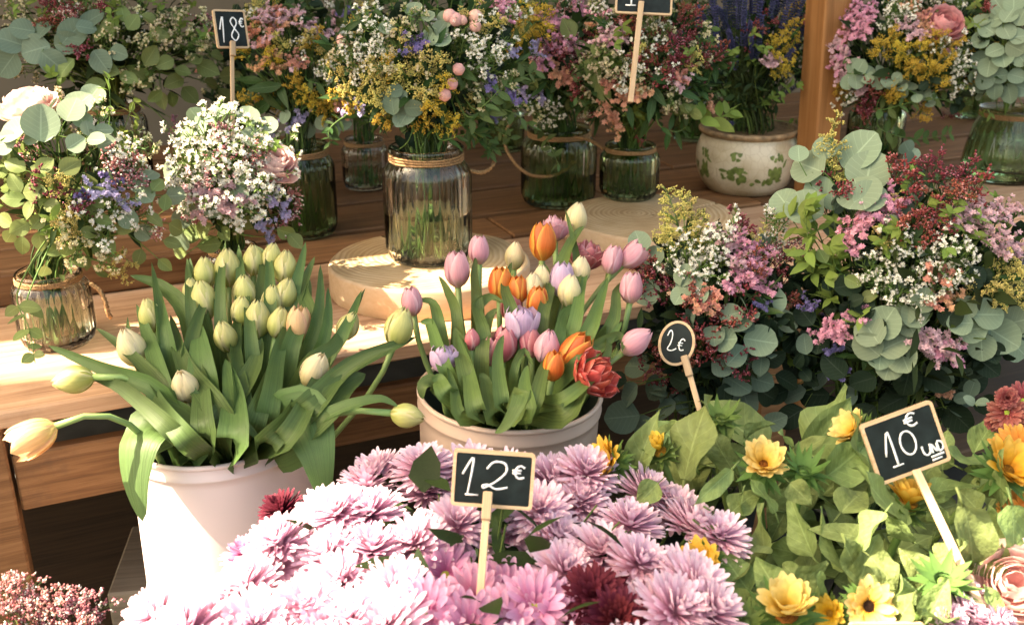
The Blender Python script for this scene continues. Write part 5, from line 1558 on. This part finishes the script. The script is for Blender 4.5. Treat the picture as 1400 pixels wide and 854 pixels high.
# ---- white bucket
T1 = Tulips('T1', ([330, 400, 470, 540, 610, 700], [1.50, 1.44, 1.36, 1.27, 1.2, 1.15]), .1)
T1.hs = .95
gp = 'pale green tulips in the white bucket'
LG = 'closed green-yellow tulip standing in the white bucket'
for px, py, sc, ang, tow in [(311, 366, 1.05, -3, .15), (280, 374, .9, 2, .1), (346, 356, .85, 5, .2), (390, 366, .95, 8, .1), (334, 400, .95, 0, .2), (279, 410, 1.05, -6, .2), (206, 431, .9, -10, .2), (352, 436, 1.0, 4, .2), (381, 441, .85, 12, .3), (308, 460, .85, -8, .4), (390, 402, .9, 14, .2), (372, 352, .8, 6, .1), (476, 446, .8, 25, .2), (262, 398, .7, -5, .1), (330, 425, .8, 3, .2), (372, 410, .8, 5, .2)]:
    T1.tulip(px, py, 'bud', 'green', sc, ang + trg.uniform(-4, 4), tow, LG, gp)
cr = []
for px, py, sc, ang, tow in [(179, 475, 1.02, -14, .4), (253, 528, .92, -6, .7)]:
    T1.tulip(px, py, 'bud', 'cream', sc, ang, tow, 'creamy white closed tulip in the white bucket, lit by the sun', gp + ', creamy')
T1.tulip(408, 444, 'closed', 'peach', .95, 6, .15, 'peach tinted tulip standing upright in the white bucket')
T1.tulip(430, 506, 'bud', 'cream', .98, 30, .35, 'cream tulip leaning right out of the white bucket on a thick stem')
T1.tulip(100, 519, 'bud', 'green', .95, -98, .1, 'green tulip lying sideways over the table edge', dd=-.02)
dr = T1.tulip(46, 597, 'open', 'peach', 1.0, -118, .25, 'drooping half-open peach tulip hanging left of the white bucket', dd=-.03)
T1.tulip(546, 447, 'bud', 'green', 1.05, 18, .2, 'large green-yellow tulip bud leaning right towards the cream bucket', dd=-.02)
T1.tulip(557, 568, 'bud', 'green', .8, 98, .2, 'small green tulip bud bent right beside the cream bucket rim', dd=0)
for l in [([(225, 470), (207, 358)], 26), ([(262, 440), (255, 350)], 24), ([(255, 430), (215, 385), (177, 375)], 28), ([(310, 430), (311, 328)], 24), ([(330, 420), (326, 334)], 26), ([(362, 430), (363, 333)], 26), ([(395, 400), (416, 329)], 24),
          ([(300, 420), (300, 345)], 22), ([(430, 450), (438, 361)], 26), ([(440, 470), (448, 392)], 26), ([(262, 480), (287, 394)], 30), ([(230, 480), (217, 395)], 36), ([(220, 540), (200, 470), (185, 416)], 32), ([(280, 520), (272, 440)], 60),
          ([(340, 480), (334, 392)], 26), ([(190, 480), (175, 430)], 22), ([(220, 545), (170, 490), (129, 450)], 26), ([(230, 540), (150, 505), (68, 472)], 30), ([(240, 590), (170, 530), (119, 513)], 30),
          ([(470, 460), (495, 397)], 26), ([(430, 500), (470, 470), (502, 394)], 26), ([(420, 560), (480, 500), (570, 460)], 44), ([(430, 570), (470, 525), (500, 510)], 60), ([(330, 560), (318, 470), (330, 400)], 30), ([(370, 560), (385, 480), (400, 430)], 34),
          ([(300, 570), (250, 500), (232, 430)], 40), ([(350, 580), (372, 520), (385, 470)], 36), ([(300, 580), (345, 500), (358, 460)], 46), ([(260, 600), (215, 540), (205, 500)], 36), ([(390, 600), (430, 530), (455, 470)], 36), ([(320, 600), (320, 540), (308, 490)], 50),
          ([(280, 590), (275, 520), (258, 470)], 38), ([(360, 600), (395, 560), (410, 520)], 40), ([(420, 440), (412, 395), (430, 350)], 26), ([(350, 400), (352, 350), (342, 335)], 22), ([(280, 420), (270, 380), (262, 352)], 22), ([(400, 470), (420, 420), (425, 380)], 28)]:
    T1.leaf(l[0], l[1])
# leaves folding over the rim and the long bent stems' leaves
T1.leaf([(245, 598, 0), (212, 580, -.01), (184, 602, -.04), (180, 655, -.05), (194, 712, -.05)], 104, face=Vector((-.35, -.9, .3)), fold=-.15, d0=1.28)
T1.leaf([(385, 600, .02), (405, 572, 0), (418, 582, -.02), (432, 625, -.04), (444, 690, -.04)], 110, face=Vector((.1, -.9, .4)), fold=-.12, d0=1.27)
T1.leaf([(255, 625, 0), (290, 580, -.03), (330, 575, -.06), (357, 602, -.05)], 34, face=Vector((0, -.4, .9)), fold=.3, d0=1.28)
T1.leaf([(262, 630, 0), (282, 590, 0), (268, 545, 0), (252, 512, 0)], 24, face=Vector((.2, -.7, .6)), fold=.3, d0=1.28)
T1.leaf([(400, 590, 0), (470, 556, -.02), (520, 545, -.02), (545, 556, -.02)], 26, face=Vector((0, -.5, .8)), d0=1.26)
T1.leaf([(420, 560, 0), (490, 500, 0), (540, 475, 0)], 34, face=Vector((0, -.5, .8)), d0=1.3)

# ---- cream bucket
T2 = Tulips('T2', ([290, 350, 420, 480, 540, 600], [1.52, 1.46, 1.38, 1.31, 1.24, 1.2]), .1)
T2.hs, T2.ws = .88, .95
T2.leafmat = organic('tulip_leaf_light', (.14, .2, .055), transl=.33, vary=.25, hue=.015, rough=.5, spec=.3, noise=35, namt=.14, stops=[(0, (.24, .29, .1)), (.35, (.13, .195, .055)), (1, (.10, .165, .05))], island=.3, lines=.9, lfreq=26.)
LP, gP = 'closed pink tulip standing in the cream bucket', 'pink tulips in the cream bucket'
for px, py, sc, ang, tow in [(655, 342, .85, 0, .1), (837, 355, .85, 12, .15), (863, 393, .9, 4, .2), (563, 412, .82, -6, .25)]:
    T2.tulip(px, py, 'closed', 'pink', sc, ang, tow, LP, gP)
T2.tulip(625, 368, 'closed', 'pink', 1.05, -2, .2, 'pink tulip opening to a red inside beside the log slice')
T2.tulip(865, 350, 'open', 'pink', .85, 48, .1, 'opening pink tulip leaning right over the cream bucket')
T2.tulip(870, 467, 'bud', 'pink', .95, 52, .2, 'pink tulip bud leaning far right out of the cream bucket')
T2.tulip(748, 474, 'bud', 'pink', .98, 10, .45, 'pale pink tulip bud in front of the orange tulips')
T2.tulip(645, 464, 'bud', 'rose', .6, 0, .25, 'smallest pink tulip bud on a thin stem in the cream bucket')
T2.tulip(742, 330, 'closed', 'orange', 1.12, 2, .15, 'tall orange-red tulip in front of the pink frilled tulip')
T2.tulip(757, 312, 'parrot', 'pink', .85, -6, .1, 'frilled pink tulip behind the tall orange-red tulip', dd=.05)
T2.tulip(801, 348, 'parrot', 'rose', .95, 8, .3, 'frilled dusty rose tulip at the back of the cream bucket', dd=.04)
for px, py, sc, ang in [(788, 299, 1.0, 8), (704, 350, .85, 4)]:
    T2.tulip(px, py, 'bud', 'cream', sc, ang, .1, 'slim cream tulip bud at the back of the cream bucket', 'slim cream tulips at the back', dd=.04)
for px, py, sc, ang in [(793, 370, .85, 8), (779, 398, .95, 6), (728, 392, .8, 4), (740, 380, .75, 0)]:
    T2.tulip(px, py, 'bud', 'cream', sc, ang, .2, 'cream tulip bud in the middle of the cream bucket', 'cream tulips in the middle')
T2.tulip(768, 382, 'closed', 'lilac', 1.0, 6, .2, 'single lilac tulip behind the cream buds')
T2.tulip(713, 440, 'double', 'lilac', 1.02, 4, .3, 'large double lilac tulip in the centre of the cream bucket')
T2.tulip(606, 489, 'double', 'lilac', .78, 4, .35, 'smaller double lilac tulip near the bucket rim')
for px, py, sc, ang in [(684, 388, .98, 2), (735, 412, .85, 6), (708, 396, .8, 0), (757, 500, .8, 8)]:
    T2.tulip(px, py, 'closed', 'orange', sc, ang, .25, 'orange tulip with yellow petal edges in the cream bucket', 'orange tulips in the cream bucket')
T2.tulip(786, 480, 'closed', 'orange', 1.1, 38, .35, 'red-orange tulip leaning right beside the red frilled tulip')
T2.tulip(814, 512, 'parrot', 'red', 1.02, 52, .75, 'big open frilled red tulip hanging over the cream bucket rim')
for px, py, sc in [(700, 418, .9), (690, 470, 1.0), (725, 468, .85), (672, 480, .8)]:
    T2.tulip(px, py, 'closed', 'rose', sc, trg.uniform(-8, 8), .25, 'rose-red tulip half hidden under the double lilac tulip', 'half hidden rose tulips', dd=.03)
for l in [([(610, 500), (590, 440), (575, 440)], 26), ([(640, 520), (628, 470), (622, 448)], 34), ([(660, 460), (650, 420), (668, 405), (690, 415)], 24), ([(600, 450), (590, 415), (570, 410)], 24), ([(650, 420), (645, 380), (650, 350)], 26), ([(700, 440), (690, 400), (700, 360)], 26),
          ([(780, 400), (785, 350), (772, 285)], 20), ([(770, 380), (790, 330), (800, 310)], 30), ([(800, 460), (815, 420), (830, 380)], 30), ([(830, 450), (840, 400), (850, 385)], 24), ([(790, 500), (830, 470), (850, 440)], 30), ([(760, 480), (770, 430), (785, 415)], 28),
          ([(650, 560), (640, 510), (625, 455)], 36), ([(690, 560), (685, 500), (690, 460)], 30), ([(730, 560), (745, 510), (755, 480)], 30), ([(760, 570), (785, 530), (790, 500)], 44), ([(610, 540), (600, 520), (590, 520)], 34), ([(630, 570), (620, 530), (612, 500)], 30),
          ([(670, 570), (660, 520), (655, 510)], 34), ([(720, 570), (715, 530), (720, 500)], 34), ([(800, 480), (845, 455), (850, 480)], 22), ([(790, 450), (800, 400), (805, 370)], 26), ([(740, 440), (752, 390), (745, 360)], 24), ([(620, 440), (606, 400), (598, 378)], 20),
          ([(820, 500), (830, 450), (828, 440)], 18), ([(660, 480), (670, 430), (680, 420)], 26), ([(760, 550), (800, 520), (785, 545)], 30), ([(705, 500), (720, 470), (730, 500)], 16)]:
    T2.leaf(l[0], l[1])
T2.leaf([(700, 570, .0), (712, 530, -.03), (706, 545, -.05), (690, 575, -.05), (676, 590, -.045)], 30, face=Vector((-.1, -.8, .5)), fold=.1, d0=1.22)
T2.leaf([(640, 560, 0), (600, 520, -.01), (585, 525, -.02), (580, 545, -.02)], 34, face=Vector((-.2, -.6, .7)), fold=.2, d0=1.28)

# ================================================================== chrysanthemums
def mum_petal(m, a, elev, L, W, r0, mat, rg, z0=0):
    curl = rg.uniform(.0, .5); cup = rg.uniform(.3, .6)
    us = [0, .35, .66, .86, .96, 1.0]
    def fn(u, v):
        s = (v - .5) * 2
        u = us[int(round(u * 5))]
        w = W / 2 * (.42 + .58 * math.sin(min(1, u * 1.25) * PI * .5)) * (1 if u < .72 else math.sqrt(max(.02, 1 - ((u - .72) / .285) ** 2)))
        return (s * w, -(r0 + L * u), L * curl * u * u * .45 + cup * w * s * s + z0)
    m.grid(fn, 5, 2, mat, Matrix.Rotation(a, 4, 'Z') @ Matrix.Translation((0, 0, z0)) @ Matrix.Rotation(-elev, 4, 'X'))
_mm = {}
def mum_meshes(col, form, var):
    k = (col.name, form, var)
    if k in _mm: return _mm[k]
    rg = random.Random(str(k))
    o, i_, e = MB(), MB(), MB()
    rings = {'full': [(28, -.02, .042), (26, .2, .041), (24, .42, .038), (21, .66, .034), (16, .93, .028), (10, 1.2, .021)],
             'open': [(24, .02, .040), (22, .2, .038), (18, .42, .034)],
             'pom': [(22, -.25, .024), (22, .05, .025), (20, .35, .025), (18, .65, .024), (14, .95, .022), (8, 1.25, .018)]}[form]
    for q, (n, el, L) in enumerate(rings):
        tgt = o if q < 3 else i_
        for j in range(n):
            mum_petal(tgt, 2 * PI * j / n + q * .37 + rg.uniform(-.07, .07), el + rg.uniform(-.13, .13), L * rg.uniform(.88, 1.08), (.0070 if form == 'full' else .0085) * rg.uniform(.8, 1.15), .003, 0, rg, z0=.001 * q)
    if form == 'open':
        for j in range(10): mum_petal(i_, 2 * PI * j / 10 + rg.uniform(-.1, .1), .55 + rg.uniform(-.1, .1), .013, .005, .007, 0, rg, z0=.002)
    def dome(u, v):
        th = u * PI * .5; a = 2 * PI * v; r = .0095 if form == 'open' else .004
        return (r * math.sin(th) * math.cos(a), r * math.sin(th) * math.sin(a), .0035 + r * .55 * math.cos(th))
    e.grid(dome, 5, 12, 0, wrapv=True)
    _mm[k] = (o.mesh('outer_petals', col), i_.mesh('inner_petals', col), e.mesh('flower_eye', F_EYE)); return _mm[k]
calyx = MB()
for j in range(10):
    a = 2 * PI * j / 10
    calyx.add([(0, 0, -.008), (.008 * math.cos(a - .3), .008 * math.sin(a - .3), -.003), (.014 * math.cos(a), .014 * math.sin(a), .0005), (.008 * math.cos(a + .3), .008 * math.sin(a + .3), -.003)], [(0, 1, 2, 3)])
CALYX = calyx.mesh('calyx', G_SUNB)
crg = random.Random(31)
MUMC = P(655, 745, 1.05)
def mum(px, py, col, form, label, group, sc=1.0, d=None, tilt=None, base=None):
    dd = d if d is not None else float(np.interp(py, [620, 700, 780, 860, 930], [1.20, 1.12, 1.03, .95, .89]))
    p = P(px, py + 12, dd + crg.uniform(-.025, .025)); b0 = base or Vector((MUMC.x + (p.x - MUMC.x) * .45, MUMC.y + (p.y - MUMC.y) * .4 + .02, ZB + .12))
    e = (p - MUMC); e.z = 0
    ax = tilt or (Vector((0, 0, 1)) + e * 1.7 + Vector((crg.uniform(-.28, .28), crg.uniform(-.5, .12), 0))).normalized()
    root = empty('chrysanthemum', b0, label, 'chrysanthemum', group)
    F = frame(p - b0, ax, rvec(crg), sc * .96)
    o, i_, ey = mum_meshes(col, form, crg.randrange(4))
    put('outer_petals', o, root, F); put('inner_petals', i_, root, F)
    if form == 'open': put('flower_eye', ey, root, F)
    put('calyx', CALYX, root, F)
    m = MB(); m.tube(bez3(Vector(), Vector((0, 0, .15)), p - b0 - ax * .08, p - b0 - ax * .004, 7), .0022, 6)
    put('stem', m.mesh('stem', G_STEM), root)
    return root
hidden_bucket('dark bucket under the pink chrysanthemums', MUMC.x, MUMC.y, .13, .66, 'C1')
PL, PG = 'pale pink chrysanthemum in the middle of the bunch, away from buckets and sunflowers', 'pale pink chrysanthemums in mid bunch'
for px, py in [(384, 734), (445, 696), (377, 768), (452, 754), (340, 797), (418, 826), (220, 840), (305, 836), (502, 656), (466, 696), (578, 634), (582, 664), (520, 640), (508, 696), (508, 747), (570, 738), (625, 714), (640, 640), (699, 720), (760, 728), (752, 650), (792, 682), (736, 694), (768, 776), (822, 752), (870, 764), (860, 712), (880, 668), (922, 694), (884, 838), (918, 830), (930, 784), (500, 808), (486, 846), (533, 850), (543, 800), (446, 852), (944, 714), (981, 728), (945, 796), (968, 832), (262, 856), (370, 858), (690, 642), (650, 676), (800, 642), (470, 790), (350, 850)]:
    if px < 420 or (py < 760 and px < 480): zl = ('pale pink chrysanthemum against the white bucket, bleached by the sun', 'pale chrysanthemums beside the white bucket')
    elif py < 690 and px < 830: zl = ('pale pink chrysanthemum along the foot of the cream bucket', 'pale chrysanthemums below the cream bucket')
    elif px > 840: zl = ('pale pink chrysanthemum bordering the sunflower leaves', 'pale chrysanthemums beside the sunflowers')
    elif abs(px - 660) < 70: zl = ('pale pink chrysanthemum close to the stick of the 12 euro sign', 'pale chrysanthemums around the sign stick')
    else: zl = (PL, PG)
    mum(px, py, F_MUM, 'full', zl[0], zl[1], sc=crg.uniform(.9, 1.06))
for px, py in [(584, 829), (764, 838), (689, 846), (692, 800), (607, 776), (650, 812), (640, 850), (730, 820)]:
    mum(px, py, F_MUM2, 'open', 'deeper pink chrysanthemum with a green eye below the 12 euro sign', 'deeper pink chrysanthemums', sc=.98, tilt=Vector((crg.uniform(-.2, .2), -.75, .8)).normalized())
for px, py in [(811, 806), (842, 838), (850, 812)]:
    mum(px, py, F_MUMR, 'full', 'dark burgundy chrysanthemum among the pale pink ones right of the stick', 'burgundy chrysanthemums', sc=.8, tilt=Vector((crg.uniform(-.2, .2), -.6, .8)).normalized())
mum(387, 690, F_MUMR, 'full', 'dark burgundy chrysanthemum peeping out beside the white bucket', None, sc=.7, d=1.15)
mum(338, 752, F_MUM2, 'full', 'deeper pink chrysanthemum against the white bucket', None, sc=.7, d=1.12)
for k, (px, py) in enumerate([(300, 900), (380, 905), (460, 905), (540, 905), (620, 905), (700, 905), (780, 905), (860, 900), (930, 890)]):
    mum(px, py, F_MUM, 'full', PL, PG)
# dark leaves under the heads: one leafy bunch
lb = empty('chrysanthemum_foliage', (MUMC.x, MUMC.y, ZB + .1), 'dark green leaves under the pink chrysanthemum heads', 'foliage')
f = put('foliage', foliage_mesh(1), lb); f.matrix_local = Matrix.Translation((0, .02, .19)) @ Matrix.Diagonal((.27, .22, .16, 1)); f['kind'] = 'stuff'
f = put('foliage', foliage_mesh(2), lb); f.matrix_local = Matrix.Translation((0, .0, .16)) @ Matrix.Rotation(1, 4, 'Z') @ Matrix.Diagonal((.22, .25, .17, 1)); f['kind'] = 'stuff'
# brick-red and orange ones at the right edge
RB = P(1420, 640, 1.3)
rbase = Vector((RB.x, RB.y, ZB + .1))
for px, py, c, fm, s_, lab in [(1376, 560, F_MUMK, 'open', .62, 0), (1392, 578, F_MUMK, 'open', .62, 0), (1360, 572, F_MUMK, 'pom', .5, 0), (1398, 544, F_MUMK, 'open', .62, 0), (1376, 540, F_MUMK, 'pom', .55, 0), (1408, 600, F_MUMK, 'open', .6, 0)]:
    mum(px, py - 8, c, fm, 'small brick-red chrysanthemum beyond the tilted sign', 'brick-red chrysanthemums', sc=s_, d=1.28, tilt=Vector((-.3, -.8, .5)).normalized(), base=rbase)
mum(1392, 606, F_MUMO, 'open', 'orange chrysanthemum above the right sunflower', None, sc=.85, d=1.2, tilt=Vector((-.2, -.5, .8)).normalized(), base=rbase)
mum(1396, 690, F_MUMO, 'open', 'rust orange chrysanthemum below the right sunflower', None, sc=.7, d=1.14, tilt=Vector((-.4, -.7, .5)).normalized(), base=rbase)
lo = P(1360, 860, 1.0); lbase = Vector((lo.x, lo.y + .05, ZB + .1))
for px, py in [(1310, 830), (1330, 846), (1296, 842), (1346, 852), (1318, 808), (1290, 860), (1362, 846)]:
    mum(px, py - 8, F_MUM, 'pom', 'small pale pink pompon flower at the foot of the tilted sign', 'pompon flowers', sc=.62, d=.99, base=lbase)
pr = put('rose_bloom', make_peony(F_PEONY, random.Random(4), .034)); pp = P(1388, 796, 1.04)
pr.matrix_local = frame(pp, Vector((-.3, -.6, .7)), None, .74); tag(pr, 'large pale pink rose-like bloom at the foot of the sunflower leaves', 'flower')

# ================================================================== sunflowers
def sun_meshes(col, disc, openness, var):
    rg = random.Random(var * 13 + int(openness * 100)); p, b, d = MB(), MB(), MB()
    for q, (n, el, L) in enumerate([(18, openness, .031), (16, openness + .2, .027)]):
        for j in range(n):
            ph = rg.uniform(-.1, .3); LL = L * rg.uniform(.85, 1.1); W = .0135 * rg.uniform(.85, 1.15)
            def fn(u, v, LL=LL, W=W, ph=ph):
                s = (v - .5) * 2; w = W / 2 * min(1, .45 + 1.4 * u) * (1 if u < .6 else math.sqrt(max(.03, 1 - ((u - .6) / .41) ** 2)))
                return (s * w, -(.009 + LL * u), LL * ph * u * u + .3 * w * s * s)
            p.grid(fn, 5, 2, 0, Matrix.Rotation(2 * PI * j / n + q * .3 + rg.uniform(-.1, .1), 4, 'Z') @ Matrix.Rotation(-(el + rg.uniform(-.12, .12)), 4, 'X'))
    for q, (n, el, L) in enumerate([(12, -.5, .03), (12, .0, .03), (10, .45, .028)]):
        for j in range(n):
            LL = L * rg.uniform(.8, 1.2); cu = rg.uniform(-.2, .6)
            def fn(u, v, LL=LL, cu=cu):
                s = (v - .5) * 2; w = .0075 * (1 - u) ** .8 * (1 if u > .05 else .8)
                return (s * w, -(.008 + LL * u), -.006 + LL * cu * u * u + .3 * w * s * s)
            b.grid(fn, 4, 2, 0, Matrix.Rotation(2 * PI * j / n + q * .4 + rg.uniform(-.15, .15), 4, 'Z') @ Matrix.Rotation(-el, 4, 'X'))
    def dome(u, v):
        th = u * PI * .5; a = 2 * PI * v; r = .0125
        return (r * math.sin(th) * math.cos(a), r * math.sin(th) * math.sin(a), -.001 + r * .4 * math.cos(th))
    d.grid(dome, 5, 14, 0, wrapv=True)
    for i in range(90):
        a = i * 2.39996; r = .012 * math.sqrt(i / 90)
        bud(d, Vector((r * math.cos(a), r * math.sin(a), .003)), Vector((r * 20 * math.cos(a), r * 20 * math.sin(a), 1)), .0009, .004, 0, rg)
    return p.mesh('ray_petals', col), b.mesh('bracts', G_SUNB), d.mesh('flower_disc', disc)
SC = P(1120, 740, 1.1)
hidden_bucket('dark bucket under the sunflowers', SC.x, SC.y, .15, .66, 'S1')
SUNS = []
def sunflower(px, py, d, axis, sc, op, col, disc, label, group=None, petals=True):
    p = P(px, py, d); b0 = Vector((SC.x + (p.x - SC.x) * .4, SC.y + (p.y - SC.y) * .4 + .02, ZB + .12))
    root = empty('sunflower', b0, label, 'sunflower', group)
    ax = axis.normalized()
    pm, bm_, dm = sun_meshes(col, disc, op, len(SUNS))
    F = frame(p - b0, ax, None, sc * .88)
    if petals: put('ray_petals', pm, root, F); put('flower_disc', dm, root, F)
    put('bracts', bm_, root, F)
    m = MB(); m.tube(bez3(Vector(), Vector((0, 0, .15)), p - b0 - ax * .1, p - b0 - ax * .003, 8), .0045, 7); put('stem', m.mesh('stem', G_STEM), root)
    SUNS.append((root, b0, p))
cam_d = -FWD
sunflower(834, 634, 1.17, Vector((-.95, -.25, .45)), .95, .35, F_SUN, F_DISCO, 'orange-yellow sunflower in profile facing the cream bucket')
sunflower(902, 618, 1.18, Vector((-.3, -.1, 1)), .72, 1.15, F_SUN, F_DISCO, 'half-closed sunflower bud beside the oval sign stick')
sunflower(1043, 637, 1.15, Vector((-.05, -.55, .9)), .98, .62, F_SUNP, F_DISCO, 'yellow sunflower with a closing centre facing up between green buds')
sunflower(1100, 640, 1.14, Vector((.1, -.1, 1)), .95, 1.2, F_SUN, F_DISCO, 'closed green sunflower bud right of the yellow sunflower', petals=False)
sunflower(1240, 692, 1.1, Vector((.1, .1, 1)), .95, .8, F_SUN, F_DISCO, 'sunflower partly hidden behind the stick of the tilted sign')
sunflower(1375, 645, 1.13, Vector((.25, -.5, .8)), 1.12, .5, F_SUN, F_DISCO, 'large golden sunflower under the orange chrysanthemum')
sunflower(1075, 838, .98, Vector((-.1, -.3, 1)), 1.1, .75, F_SUNP, F_DISCO, 'pale yellow sunflower at the front, seen from the side')
sunflower(1186, 828, .97, Vector((.05, -.85, .6)), .8, .25, F_SUNP, F_DISC, 'small open sunflower with a black centre')
sunflower(1136, 838, .99, Vector((-.6, -.6, .5)), .6, .5, F_SUN, F_DISCO, 'small sunflower turned away beside the black-centred one')
sunflower(960, 772, 1.06, Vector((-.4, -.5, .6)), .85, .4, F_SUN, F_DISCO, 'orange sunflower half hidden behind the pink chrysanthemums')
sunflower(1170, 594, 1.2, Vector((-.7, -.1, .6)), .9, .7, F_SUNP, F_DISCO, 'pale sunflower peeping out behind the corner of the tilted sign')
sunflower(1290, 790, 1.0, Vector((-.1, -.3, 1)), 1.0, 1.2, F_SUN, F_DISCO, 'closed sunflower bud under the stick of the tilted sign', petals=False)
sunflower(1020, 848, .97, Vector((-.1, -.2, 1)), .7, 1.2, F_SUN, F_DISCO, 'small closed sunflower bud beside the pale yellow sunflower', petals=False)
sunflower(985, 568, 1.22, Vector((.1, -.1, 1)), .9, 1.2, F_SUN, F_DISCO, 'spiky closed sunflower bud behind the upright big leaf', petals=False)
srg = random.Random(9)
def sun_leaf(b, t, wpx, d, face=None, bend=.0, shape='heart'):
    pb, pt = P(b[0], b[1], d), P(t[0], t[1], d + srg.uniform(-.03, .03))
    L = (pt - pb).length; W = pxm(wpx, d)
    root, rb, _ = min(SUNS, key=lambda q: (q[2] - pb).length)
    ax = (pt - pb).normalized()
    nrm = face or (-FWD * .5 + Vector((-.2, 0, .5)) + rvec(srg) * .85); nrm = (nrm - ax * nrm.dot(ax)).normalized()
    m = MB()
    f = leaf_fn(1.0, W / L, shape, fold=srg.uniform(.1, .8), curl=srg.uniform(-.15, .5), wave=srg.uniform(.06, .2), tw=srg.uniform(-.4, .4), ph=srg.uniform(0, 6))
    m.grid(f, 10, 6)
    rel = pb - rb
    m.tube([(0, -.25, -.06), (0, 0, 0)], .02, 5)
    put('leaf', m.mesh('leaf', G_SUNL), root, frame(rel, nrm, ax.cross(nrm), L))
for b, t, w, d in [((935, 655), (962, 538), 68, 1.16), ((868, 650), (895, 562), 36, 1.19), ((900, 600), (930, 578), 24, 1.2), ((1000, 640), (968, 588), 36, 1.18), ((1000, 642), (944, 690), 24, 1.12), ((1014, 676), (1012, 722), 17, 1.12), ((1048, 770), (1034, 688), 30, 1.09), ((1112, 760), (1076, 678), 42, 1.08), ((1155, 780), (1112, 696), 36, 1.06), ((1190, 740), (1120, 712), 34, 1.06),
                   ((1238, 720), (1164, 640), 50, 1.08), ((1130, 650), (1196, 606), 52, 1.16), ((1098, 628), (1062, 592), 28, 1.19), ((1085, 622), (1134, 596), 24, 1.19), ((1186, 650), (1160, 566), 62, 1.17), ((1318, 692), (1342, 790), 56, 1.04), ((1384, 690), (1396, 790), 50, 1.06), ((1368, 690), (1364, 616), 26, 1.13), ((1024, 808), (984, 752), 42, 1.05), ((1000, 800), (1048, 742), 44, 1.05),
                   ((1062, 806), (1036, 764), 40, 1.03), ((1046, 846), (996, 804), 40, 1.01), ((1088, 800), (1134, 770), 38, 1.02), ((1108, 826), (1126, 782), 30, 1.0), ((1172, 806), (1194, 730), 42, 1.02), ((1182, 796), (1140, 726), 40, 1.03), ((1230, 838), (1228, 782), 36, .99), ((1268, 848), (1296, 792), 36, .98), ((1272, 796), (1236, 752), 40, 1.02), ((1282, 770), (1322, 738), 36, 1.04),
                   ((1222, 856), (1256, 806), 36, .97), ((975, 700), (1010, 740), 30, 1.1), ((960, 720), (1002, 776), 36, 1.08), ((1250, 740), (1206, 700), 40, 1.05), ((1300, 720), (1270, 680), 36, 1.08), ((1340, 700), (1306, 664), 36, 1.1), ((1390, 740), (1352, 690), 40, 1.09), ((1080, 660), (1110, 690), 30, 1.1), ((960, 610), (1000, 572), 40, 1.22), ((1190, 760), (1230, 800), 40, 1.0),
                   ((1150, 700), (1186, 660), 42, 1.08), ((1000, 700), (1040, 660), 34, 1.13), ((1060, 700), (1030, 650), 30, 1.12), ((1100, 800), (1070, 770), 36, 1.02), ((900, 660), (870, 690), 30, 1.12), ((1330, 780), (1372, 740), 44, 1.06), ((1300, 850), (1262, 830), 36, .97), ((1365, 840), (1340, 800), 26, 1.0), ((1400, 700), (1350, 650), 40, 1.14), ((1020, 600), (1050, 570), 26, 1.22), ((1210, 700), (1180, 760), 40, 1.04)]:
    sun_leaf(b, t, w * 1.2, d)
for i in range(130):
    px, py = srg.uniform(850, 1420), srg.uniform(610, 870)
    if px < 1000 and py > 690: continue
    d = float(np.interp(py, [600, 860], [1.26, 1.03])) + srg.uniform(.02, .09)
    a = srg.uniform(0, 6.28); L = srg.uniform(55, 120)
    sun_leaf((px, py), (px + L * math.cos(a), py + L * .7 * math.sin(a) - 12), L * srg.uniform(.42, .62), d)
# another slate sign whose top edge just enters at the bottom
d = .95
sign(P(1212, 884, d), RIGHT - UP * .0, UP - FWD * .1, pxm(104, d), pxm(68, d), [], (P(1212, 900, d - .004), P(1212, 1000, d), .008), 'price sign whose top border shows under the black-centred sunflower')
